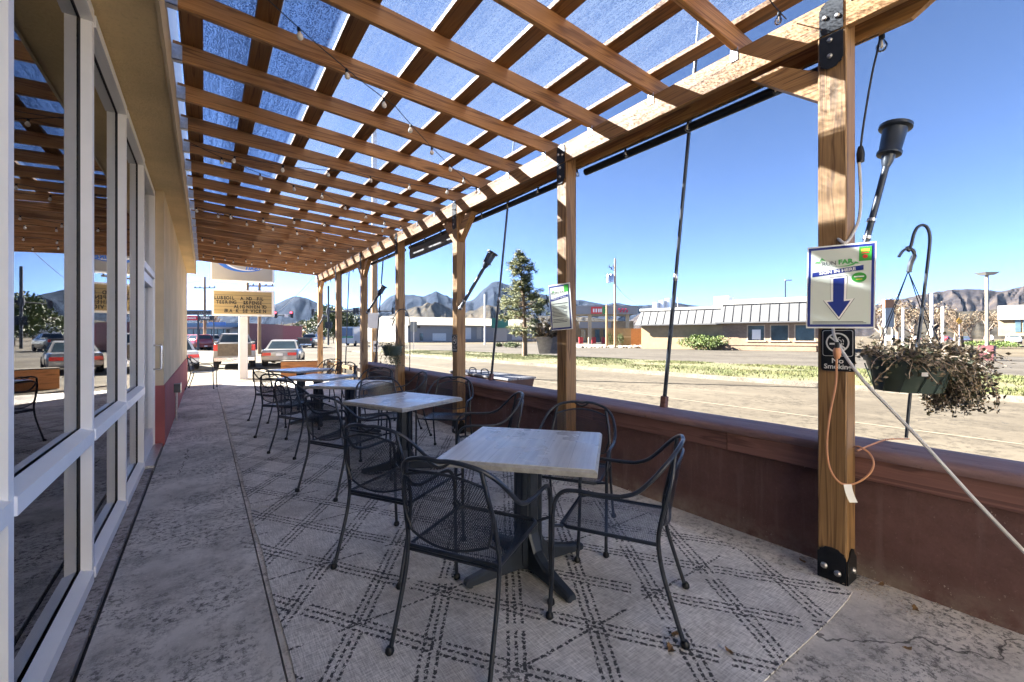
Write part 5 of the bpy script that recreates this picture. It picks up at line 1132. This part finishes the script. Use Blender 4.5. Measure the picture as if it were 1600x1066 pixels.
part(s, 'script_letters', plain('red_script',(.55,.02,.08),.4), GS)
for u in (922,981): cbx(u-2.3,u+2.3,491.2,539,85,.6,plain('tan_column',(.42,.34,.22),.7),'column',GS)
cbx(880,990,502,538,104,8,M['tanwall'],'kiosk',GS); cbx(905,955,503,513,103.6,.3,M['extwhite'],'kiosk_sign_band',GS); 
for u in (893,908,930,943): cbx(u,u+7,515,536,103.5,.1,M['bldglass'],'kiosk_window',GS)
for u in (887,908,928,944): cbx(u-3.2,u+3.2,527,539.5,86,.7,plain('pump_red',(.42,.03,.04),.5),'fuel_pump',GS)
t = thing('low_screen_wall', 'low tan stucco screen wall beside the filling station', 'wall', dp(966,542,66)); cbx(950,986,513,542.5,62,.3,M['tanwall'],'wall',t); cbx(950,986,526,527.2,62,.1,M['winframe'],'groove',t,.06); cbx(986,1003,513.5,542,64,.3,M['orangebox'],'gate',t)
# warehouse
WH = thing('white_warehouse', 'long white warehouse with pale low roof behind the pine tree', 'building', dp(720,534,112))
c0, c1, c2 = dp(637,525,104), dp(862,525,126), dp(566,525,128)
for q in (c0,c1,c2): q.z = GZ
c3 = c1 + (c2-c0); zW = hz(507,104)+GZ; zR = hz(493,112)+GZ
s = MB(); s.hexa([c0,c1,c3,c2]+[Vector((q.x,q.y,zW)) for q in (c0,c1,c3,c2)]); part(s, 'wall', plain('warehouse_wall',(.21,.225,.25),.7,0,.05,.3), WH)
up = Vector((0,0,1)); m0 = (c0+c2)/2; m1 = (c1+c3)/2; s = MB(); ov = (c0-c2).normalized()*1.2
s.add([c0+ov+up*(zW-GZ-.1),c1+ov+up*(zW-GZ-.1),m1+up*(zR-GZ),m0+up*(zR-GZ),c2-ov+up*(zW-GZ-.1),c3-ov+up*(zW-GZ-.1),c0+up*(zW-GZ-.1),c2+up*(zW-GZ-.1)],[(0,1,2,3),(3,2,5,4),(6,3,7)]); q = part(s, 'roof', plain('pale_roof',(.20,.185,.155),.6,0,.06,.2), WH); q.modifiers.new('th','SOLIDIFY').thickness = .25
def whq(u0, u1, v0, v1, mat, nm):
    def pt(u):
        r = ray(u,525); e1 = (c1-c0); k = (c0.x*e1.y-c0.y*e1.x)/(r.x*e1.y-r.y*e1.x); return Vector((r.x*k, r.y*k, 0)), k
    a, ka = pt(u0); b, kb = pt(u1); n = Vector((-ST,-CT,0))*.1; s = MB()
    s.hexa([a+n+up*(CH+(HY-v1)/F*ka), b+n+up*(CH+(HY-v1)/F*kb), b+up*(CH+(HY-v1)/F*kb), a+up*(CH+(HY-v1)/F*ka), a+n+up*(CH+(HY-v0)/F*ka), b+n+up*(CH+(HY-v0)/F*kb), b+up*(CH+(HY-v0)/F*kb), a+up*(CH+(HY-v0)/F*ka)]); part(s, nm, mat, WH)
whq(676,697,521,532.5,plain('roller_door',(.50,.53,.56),.6),'roller_door'); whq(656,661,521,532.5,M['bldglass'],'door'); whq(745,752,508,530,M['tedge'],'downpipe'); whq(719,736,512,530,plain('roller_door_b',(.55,.57,.60),.6),'roller_door'); whq(800,830,513,531,plain('roller_door_c',(.42,.45,.48),.6),'roller_door')
for u in (637.5,652.5): whq(u,u+1.4,508.5,513,M['blackink'],'wall_letter'); whq(u+2.2,u+3.6,508.5,513,M['blackink'],'wall_letter'); whq(u+1.4,u+2.2,510,511.4,M['blackink'],'wall_letter')
t = thing('green_awning_shop', 'green awning roofed shed left of the pine tree', 'building', dp(778,532,98)); cbx(768,794,497,512.5,98,4,plain('green_awning',(.015,.13,.10),.5),'awning',t); cbx(771,792,512.6,533,98.5,3,M['extwhite'],'wall',t)
# tyre shop
TS = thing('tyre_shop', 'tyre shop with blue fascia and glass front beyond the pickup', 'building', dp(350,548,50))
cbx(276,372,505,550,50,8,plain('tyre_wall',(.26,.30,.33),.6),'wall',TS); cbx(276,372,505,511,50,.4,plain('blue_fascia',(.06,.13,.24),.5),'fascia',TS,.4); cbx(283,363,510.9,513.4,50,1.2,M['extwhite'],'white_canopy',TS,1.0)
for k in range(8): cbx(284+k*9.4,292.4+k*9.4,514.5,545,50,.1,M['bldglass'],'shop_window',TS,.08)
cbx(372.5,384,505,550,49.5,8,plain('dark_red_wall',(.20,.075,.075),.7),'wall',TS); cbx(326,352,503.5,508.5,49.5,.1,plain('blue_sign',(.05,.16,.45),.4),'shop_sign',TS,.3)
RS = thing('red_shop', 'low dark red shop with grey roof beyond the poles', 'building', dp(410,546,62)); cbx(386,424,508,546,62,9,plain('maroon_shop',(.22,.06,.07),.7),'wall',RS); cbx(384,426,506,519,61.6,.4,plain('grey_fascia',(.11,.15,.19),.5),'roof_fascia',RS)
for u in (390,399,409): cbx(u,u+5,527,542,61.7,.1,M['bldglass'],'window',RS)
PY_ = thing('tyre_brand_pylon', 'roadside pylon with white and red tyre brand panels', 'sign', dp(308,545,40)); cbx(308,309.6,492,547,40,.15,M['tbase'],'post',PY_)
o1 = cbx(286,329,484.5,492.3,40,.3,M['extwhite'],'top_panel',PY_,.1); cbx(289,308.5,493.5,500.5,40,.3,plain('fs_red',(.55,.02,.03),.4),'lower_panel',PY_,.1); cbx(308.7,331.5,493.5,500.5,40,.3,plain('fs_black',(.02,.025,.03),.4),'lower_panel',PY_,.1)
def facetxt(s_, size, u, v, d_, mat, par, sx=1, bold=0, shear=0):
    m = text_mb(s_, size, 0, 'CENTER', shear, bold); c = dp(u,v,d_); m.v = [tuple(c+Vector((CT,-ST,0))*x*sx+Vector((0,0,y))) for x, y, z in m.v]; part(m, 'lettering', mat, par)
facetxt('BRIDGESTONE', .40, 307.5, 488.5, 39.8, M['blackink'], PY_, .95, .012, .2); facetxt('Firestone', .30, 298.5, 497, 39.8, M['paper'], PY_, .8, .008); facetxt('TIRES', .30, 320, 497, 39.8, M['paper'], PY_, 1.2, .008)
# white fronted building at right
WB = thing('white_fronted_building', 'tan building with wide white fascia at the far right', 'building', dp(1590,536,62)); cbx(1559,1660,478,500,62,12,M['extwhite'],'fascia',WB,.4,1556); cbx(1560,1660,500.2,525,62,12,M['tanwall'],'wall',WB,0,1556); 
for u in (1586,1598,1612): cbx(u,u+9,501,519,62,.1,M['bldglass'],'window',WB,.08,1556)
t = thing('monument_sign', 'blue grey sign on posts behind the shepherd hook', 'sign', dp(1390,535,60)); cbx(1383,1397,474,511,60,.4,plain('sign_bluegrey',(.22,.27,.30),.5),'panel',t); cbx(1383,1397,468,481,60,.5,plain('sign_brown',(.26,.13,.06),.6),'header',t,.1)
for u in (1385,1395): cbx(u-.6,u+.6,511,540,60.2,.2,M['tedge'],'post',t)
t = thing('warning_sign', 'yellow diamond warning sign beside the bare tree', 'sign', dp(1499,540,55)); s = MB(); c = dp(1499,502,55); s.poly([c+Vector((CT,-ST,0))*.42,c+up*.42,c-Vector((CT,-ST,0))*.42,c-up*.42],.02,(ST,CT,0)); part(s,'panel',plain('warning_yellow',(.55,.30,.02),.5),t); cbx(1498.6,1499.5,507,541,55.1,.05,M['zinc'],'post',t)
t = thing('street_sign', 'two back to back white signs on the median', 'sign', gp(646.5,549)); cbx(641,646,502.5,518.5,40,.03,M['extwhite'],'panel',t); cbx(646.5,651.5,502.5,518.5,40.2,.03,M['extwhite'],'panel',t); cbx(646,646.9,502,549,40.1,.05,M['zinc'],'post',t)
# small houses and shops far down the street
r = random.Random(21); hc = [(.50,.30,.22),(.62,.58,.50),(.36,.33,.30),(.60,.50,.34),(.45,.46,.48),(.52,.34,.20),(.66,.64,.60),(.30,.16,.13)]
hn = ['brick red','pale cream','grey','tan','blue grey','orange brown','white','maroon']
for k in range(8):
    u = 428+k*8.5+r.uniform(-2,2); d_ = 150+40*r.random()+15*k % 70; w_ = r.uniform(9,15); v0 = r.uniform(508,515)
    t = thing('distant_building', '%s walled building far down the street' % hn[k], 'building', dp(u,530,d_), 0, 'buildings far down the street'); q = cbx(u,u+w_,v0,HY+1.55*F/d_,d_,9,plain('far_wall_%d' % k, hc[k], .8),'wall',t); cbx(u-.5,u+w_+.5,v0-1.6,v0,d_,9.5,plain('far_roof_%d' % k, tuple(x*.5 for x in hc[(k+3)%8]), .8),'roof',t,.3)
    for j in range(3): cbx(u+1+j*w_/3.2,u+2.6+j*w_/3.2,v0+3,v0+7,d_,.1,M['bldglass'],'window',t,.1)

# added unseen building behind the viewpoint, its sunlit wall brightening the patio
BB = thing('bounce_building', 'pale stucco building added unseen behind the viewpoint to bounce sunlight', 'building', (2, -9.2, -.06))
M['bouncewall'] = stucco('bounce_stucco', (.66,.60,.50), 20, .2, .1)
s = MB(); s.box(-14,-20,-.06,3.2,-9.2,6.2); part(s, 'wall', M['bouncewall'], BB)
for x in (-11.5,-8,-4.5,-1): s = MB(); s.box(x-.7,-9.22,1.0,x+.7,-9.16,2.3); q = part(s, 'window', M['bldglass'], BB); s = MB(); s.box(x-.8,-9.2,.9,x+.8,-9.10,1.0); part(s, 'sill', M['kerb'], q)
s = MB(); s.box(.9,-9.24,0,1.9,-9.15,2.1); part(s, 'door', M['trim'], BB)
s = MB(); s.box(-14.1,-20.1,6.2,3.3,-9.1,6.4); part(s, 'roof_edge', M['kerb'], BB)
# ------------------------------------------------------------------ trees
M['bark'] = plain('bark', (.13,.09,.06), .9, 0, .3, 14); M['barkgrey'] = plain('grey_bark', (.20,.155,.12), .9, 0, .3, 8)
M['needles'] = leafmat('pine_needles', (.035,.052,.014), (.085,.10,.028), (.16,.16,.052))
M['juniper'] = leafmat('juniper_leaves', (.03,.055,.016), (.055,.08,.022), (.09,.11,.03))
M['bushleaf'] = leafmat('bush_leaves', (.035,.065,.013), (.065,.10,.02), (.11,.15,.032))
M['brownleaf'] = leafmat('dry_brush', (.075,.052,.030), (.105,.076,.046), (.14,.108,.066))
def pine(lb, base, H_, R0, seed):
    r = random.Random(seed); t = thing('pine_tree', lb, 'tree', base); b = Vector(base)
    lean = Vector((-.04,.03,0)); ax = lambda f: b+Vector((0,0,H_*f))+lean*H_*f+Vector((.10*math.sin(f*5),.08*math.cos(f*4),0))
    s = MB(); s.tube([ax(k/12) for k in range(13)], [.19*(1-.93*k/12) for k in range(13)], 8); part(s, 'trunk', M['bark'], t, True)
    br = MB(); lv = MB()
    for k in range(120):
        f = .17+.80*(k/120)**.95; prof = 1.0 if f < .42 else max(.06,(1-f)/.58)**.95
        L = R0*prof*r.uniform(.40,1.15)*(.72+.28*math.sin(f*17)); a = r.random()*6.283
        if f < .36 and r.random() < .45: continue
        d = Vector((math.cos(a), math.sin(a), r.uniform(-.12,.30))).normalized(); p = ax(f); P_ = [p.copy()]; n = max(4,int(L/.26))
        for j in range(n):
            d = (d+Vector((r.uniform(-.2,.2),r.uniform(-.2,.2),r.uniform(-.10,.16)))).normalized(); p = p+d*L/n; P_.append(p.copy())
            if j < n*.40: continue
            for c in range(2):
                q = p+Vector((r.gauss(0,.13),r.gauss(0,.13),r.gauss(0,.10)))
                for m in range(34):
                    dd = (d*.6+Vector((r.gauss(0,.8),r.gauss(0,.8),r.gauss(.25,.6)))).normalized(); sz = r.uniform(.12,.22); a_ = dd.orthogonal().normalized()*.030; o_ = q+Vector((r.gauss(0,.09),r.gauss(0,.09),r.gauss(0,.07)))
                    lv.add([o_-a_, o_+a_, o_+dd*sz], [(0,1,2)])
        br.tube(P_, [.035*(1-.8*j/n) for j in range(n+1)], 5, False)
    part(br, 'branches', M['bark'], t); o = part(lv, 'crown', M['needles'], t); return t
pine('tall open pine tree standing on the grass median', gp(821,561)+Vector((0,0,.12)), 7.2, 2.35, 6)
def bare(lb, base, H_, seed, mat, twigs=True, spread=.55, lean=(0,0), leafy=None, r0=None):
    r = random.Random(seed); t = thing('bare_tree', lb, 'tree', base, 0, 'bare winter trees'); tr_ = MB(); tw = MB(); lv = MB()
    def grow(p, d, L, rad, lev):
        n = 4; P_ = [p.copy()]
        for j in range(n): d = (d+Vector((r.gauss(0,.12),r.gauss(0,.12),r.gauss(.03,.08)))).normalized(); p = p+d*L/n; P_.append(p.copy())
        (tr_ if lev < 2 else tw).tube(P_, [rad*(1-.35*j/n) for j in range(n+1)], 6 if lev < 2 else 3, False)
        if lev < 4:
            for k in range(r.randint(3,4) if lev else 4):
                a = r.random()*6.283; o = Vector((math.cos(a),math.sin(a),r.uniform(.1,.9))); q = P_[r.randint(2,4)]
                grow(q, (d*(1-spread)+o*spread).normalized(), L*r.uniform(.55,.78), rad*.58, lev+1)
        elif leafy:
            for k in range(3): leaf(lv, p+Vector((r.gauss(0,.2),r.gauss(0,.2),r.gauss(0,.2))), (r.gauss(0,1),r.gauss(0,1),r.gauss(0,1)), H_*.035, r)
    grow(Vector(base), Vector((lean[0],lean[1],1)).normalized(), H_*.32, r0 or H_*.026, 0)
    part(tr_, 'trunk', mat, t, True); part(tw, 'crown', mat, t)
    if leafy: o = part(lv, 'dry_leaves', leafy, t); o['kind'] = 'stuff'
    return t
p = dp(1505,525,58); p.z = GZ; bare('dark bare tree behind the hanging basket', p, 6.8, 4, M['bark'], spread=.62)
p = dp(318,525,62); p.z = GZ; bare('bare tree behind the tyre brand pylon', p, 8.5, 8, M['barkgrey'])
trs = [(1378,95,13,'tall bare tree left of the shepherd hook'),(1402,105,15,'tallest bare tree over the blue grey sign'),(1425,100,12,'bare brown tree right behind the shepherd hook'),(1448,110,13,'bare brown tree between hook and white lamp'),(1468,100,10.5,'bare tan tree behind the white lamps'),(1492,120,11.5,'bare tan tree left of the warning sign'),(1520,105,10,'bare tan tree right of the warning sign'),(1545,125,12,'bare tan tree behind the tan lamp post'),(1572,110,11,'bare tan tree above the white fronted building'),(1592,130,14,'bare brown tree at the far right edge')]
for k, (u, d_, h, lb) in enumerate(trs): p = dp(u,525,d_); p.z = GZ; bare(lb, p, h, 30+k, M['barkgrey'], leafy=M['brownleaf'], spread=.5)
for k in range(7): u = 435+k*9.5; d_ = 210+9*k; p = dp(u,525,d_); p.z = GZ; bare(['bare tree far down the street nearest the letter board','second bare tree far down the street','pale bare tree under the left mountain peak','bare tree far off left of the dark pickup','bare tree far off above the dark pickup','bare tree far off by the farthest post','bare tree far off behind the signal pole'][k], p, 9+2*(k % 3), 60+k, M['barkgrey'], leafy=M['brownleaf'])
def bush(lb, c, rx, h, n, mat, seed, name='bush', lsz=.14, trunk=0, group=None):
    r = random.Random(seed); t = thing(name, lb, 'tree' if trunk else 'bush', c, 0, group); c = Vector(c); lv = MB(); st = MB(); lobes = [(Vector((r.gauss(0,.45)*rx, r.gauss(0,.45)*rx, trunk+h*r.uniform(.25,.72))), r.uniform(.35,.6)) for k in range(9)]
    for k in range(n):
        o, s_ = r.choice(lobes); d = Vector((r.gauss(0,1),r.gauss(0,1),r.gauss(0,1))).normalized(); p = c+o+Vector((d.x*rx,d.y*rx,d.z*h*.5))*s_*r.uniform(.6,1.05)
        if p.z < c.z+.03: continue
        leaf(lv, p, d+Vector((r.gauss(0,.6),r.gauss(0,.6),r.gauss(.2,.6))), lsz*r.uniform(.6,1.4), r)
    for k in range(7): o, s_ = lobes[k]; st.tube([c+Vector((0,0,0)), c+Vector((0,0,trunk*.8+h*.1)), c+o], [.05+trunk*.03,.04+trunk*.02,.015], 5)
    part(st, 'trunk' if trunk else 'stems', M['bark'], t); o = part(lv, 'crown' if trunk else 'foliage', mat, t); return t
p = FP(fs(1103),1.1,0); bush('round green bush at the restaurant wall', p, 2.0, 1.75, 4200, M['bushleaf'], 3, lsz=.17)
for k, (u, d_) in enumerate(((952.5,62),(969,61))): p = dp(u,525,d_); p.z = GZ; bush(['small dark upright shrub left of the transformer pole','small dark upright shrub right of the transformer pole'][k], p, .42, 2.2, 700, M['juniper'], 5+k, lsz=.12)
for k, (u, d_, rx, h) in enumerate(((506,92,4.2,7.5),(521,96,4.4,8.0),(538,100,3.6,6.5))): p = dp(u,525,d_); p.z = GZ; bush(['full green tree left of the signal pole','full green tree right behind the signal pole','smaller green tree behind the sixth post'][k], p, rx, h, 3200, M['juniper'], 40+k, 'green_tree', .42, 1.2, 'green trees behind the signal pole')
for k, (u, d_, rx, h) in enumerate(((795,36,.8,.55),(780,39,.6,.45),(806,33,.7,.5),(845,44,1.6,1.6),(876,46,1.2,1.3))): 
    p = dp(u,525,d_+22); p.z = GZ; bush(['low dry shrub left of the pine trunk','small dry shrub far left of the pine','low dry shrub just by the pine trunk','taller dry shrub right of the pine','dry shrub behind the second post'][k], p, rx, h*1.4, 500, M['brownleaf'] if k > 2 else M['juniper'], 70+k, lsz=.16, group='dry shrubs across the street')
p = dp(1556,525,56); p.z = GZ; bush('low green hedge before the white fronted building', p, 2.4, .9, 1500, M['bushleaf'], 91, lsz=.2)
# rocks by the far pavement
s = MB(); r = random.Random(12)
for k in range(420):
    u = r.uniform(898,1002); v = r.uniform(540.2,543.8); p = gp(u,v); s.ball((p.x,p.y,GZ+.05), r.uniform(.10,.32), 6, 4, (1,1.2,.7))
tag(s.build('rock_bed', plain('landscape_rock', (.24,.205,.165), .9, 0, .4, 2)), 'pale landscaping rocks along the far pavement', 'rocks', kind='stuff')
# ------------------------------------------------------------------ hills
def hillmat(name, a, b, c, sc_):
    m = Mat(name); co = m.co(); n = m.noise(co, sc_, 8, .65); f = m.noise(co, sc_*9, 6, .7)
    x, y, z = m.sep(m.geo('Normal')); k = n.ramp([(.36, a), (.5, b), (.64, c)]); k = m.mix(f.step(.45,.62)*.55, k, tuple(q*.45 for q in a)); m.set(color=k, rough=1.0, spec=0.0); return m.mat
def ridge(name, crest, D_, depth, mat, seed, rough=.16, nx=220, ny=46, foot=520):
    us = [c[0] for c in crest]
    def vy(u):
        for (a, va), (b, vb) in zip(crest[:-1], crest[1:]):
            if a <= u <= b: return va+(vb-va)*(u-a)/(b-a)
        return crest[-1][1]
    s = MB(); u0, u1 = us[0], us[-1]
    def fn(i, j):
        u = u0+(u1-u0)*i; zc = (HY-vy(u))/F*D_; edge = min(1, i*9, (1-i)*9); edge = edge*edge*(3-2*edge)
        w_ = j*1.6   # 0 foot, 1 crest, 1.6 behind
        p = dp(u, HY, 1.0); dist = D_-depth+depth*w_; x, y = p.x*dist, p.y*dist
        h = (w_**.85 if w_ < 1 else max(0, 1-(w_-1)/.62)); q = Vector((x, y, seed*777))/(D_*.13)
        lx = (u-u0)*D_/F/(D_*.030); f_ = math.sin(min(w_,1)*math.pi)**.7; wob = .9*mnoise.noise((lx*.5, w_*1.6, seed*3.3))
        sp = 1-2*abs(mnoise.noise((lx*.55+wob, w_*.55, seed*7.7))); sp2 = 1-2*abs(mnoise.noise((lx*1.5+wob*1.6, w_*1.1, seed*5.1))); sp3 = mnoise.noise((lx*4.2, w_*4.5, seed)); sp4 = mnoise.noise((lx*9.5, w_*11, seed))
        z = zc*edge*(h+rough*f_*(.75*sp+.36*sp2+.12*sp3+.05*sp4)*(1.0 if w_ < .8 else max(0, (1-w_)/.2)) + .010*sp2+.008*sp3)
        return (x, y, max(-1.0, z)+GZ-.5)
    s.grid(nx, ny, fn); o = s.build(name, mat, None, True); return tag(o, kind='structure')
M['hillblue'] = hillmat('hazed_forest_mountain', (.009,.013,.022), (.017,.022,.034), (.030,.034,.044), .004); M['hilltan'] = hillmat('tan_foothill', (.022,.022,.022), (.042,.039,.034), (.072,.062,.048), .008); M['hillbrown'] = hillmat('brown_hill', (.019,.018,.021), (.037,.033,.034), (.062,.052,.046), .006)  # forest colours of the mountains also carry the blue of distant haze
ridge('mountain', [(150,500),(200,488),(250,496),(290,500),(330,494),(370,490),(405,484),(427,477),(445,468),(462,462.5),(480,466),(497,473),(515,480),(535,484),(560,480),(600,486),(660,500)], 2600, 1100, M['hillblue'], 1, .10)
ridge('mountain', [(530,492),(560,482),(580,476),(600,466),(622,459),(640,461),(662,463),(672,459),(681,454.5),(690,459),(705,466),(722,474),(740,468),(755,452),(768,443),(778,440),(792,445),(815,452),(835,457),(855,461),(880,470),(905,468),(925,472),(945,476),(962,473),(990,478),(1020,476),(1042,470),(1080,477),(1120,480),(1200,484),(1300,490)], 4200, 1700, M['hillblue'], 2, .14, 300)
ridge('foothill', [(560,505),(590,498),(620,490),(645,480),(665,476),(679,473),(695,478),(712,486),(728,489),(745,483),(765,478),(785,484),(812,491),(850,493),(900,494),(960,500),(1010,505)], 2000, 800, M['hilltan'], 3, .22, 260)
ridge('foothill', [(930,492),(970,486),(1000,482),(1025,478),(1042,473),(1058,476),(1080,480),(1110,484),(1160,482),(1240,488),(1330,480),(1380,474),(1430,462),(1465,455),(1490,452),(1530,451.5),(1548,453),(1565,455),(1585,450),(1610,445),(1660,440),(1720,450),(1800,470)], 2400, 1000, M['hillbrown'], 4, .14, 260)
ridge('wooded_slope', [(1350,500),(1380,490),(1420,478),(1460,480),(1500,484),(1540,482),(1580,476),(1620,466),(1680,470),(1750,490)], 420, 200, M['hilltan'], 5, .15, 120, 30)
ridge('wooded_slope', [(420,512),(440,507),(460,503),(485,500),(510,499),(540,502),(570,508)], 700, 300, M['hilltan'], 6, .2, 80, 24)
# ------------------------------------------------------------------ air
HAZE = True
if HAZE:
    s = MB(); s.box(-4000,-1500,-1.6,6500,7500,620); o = s.build('haze', None); o['kind'] = 'stuff'
    m = bpy.data.materials.new('haze_air'); m.use_nodes = True; t = m.node_tree; t.nodes.remove(t.nodes['Principled BSDF'])
    v = t.nodes.new('ShaderNodeVolumePrincipled'); v.inputs['Color'].default_value = (.42,.62,1,1); v.inputs['Density'].default_value = .000015; v.inputs['Anisotropy'].default_value = .2
    t.links.new(v.outputs[0], t.nodes['Material Output'].inputs['Volume']); o.data.materials.append(m)
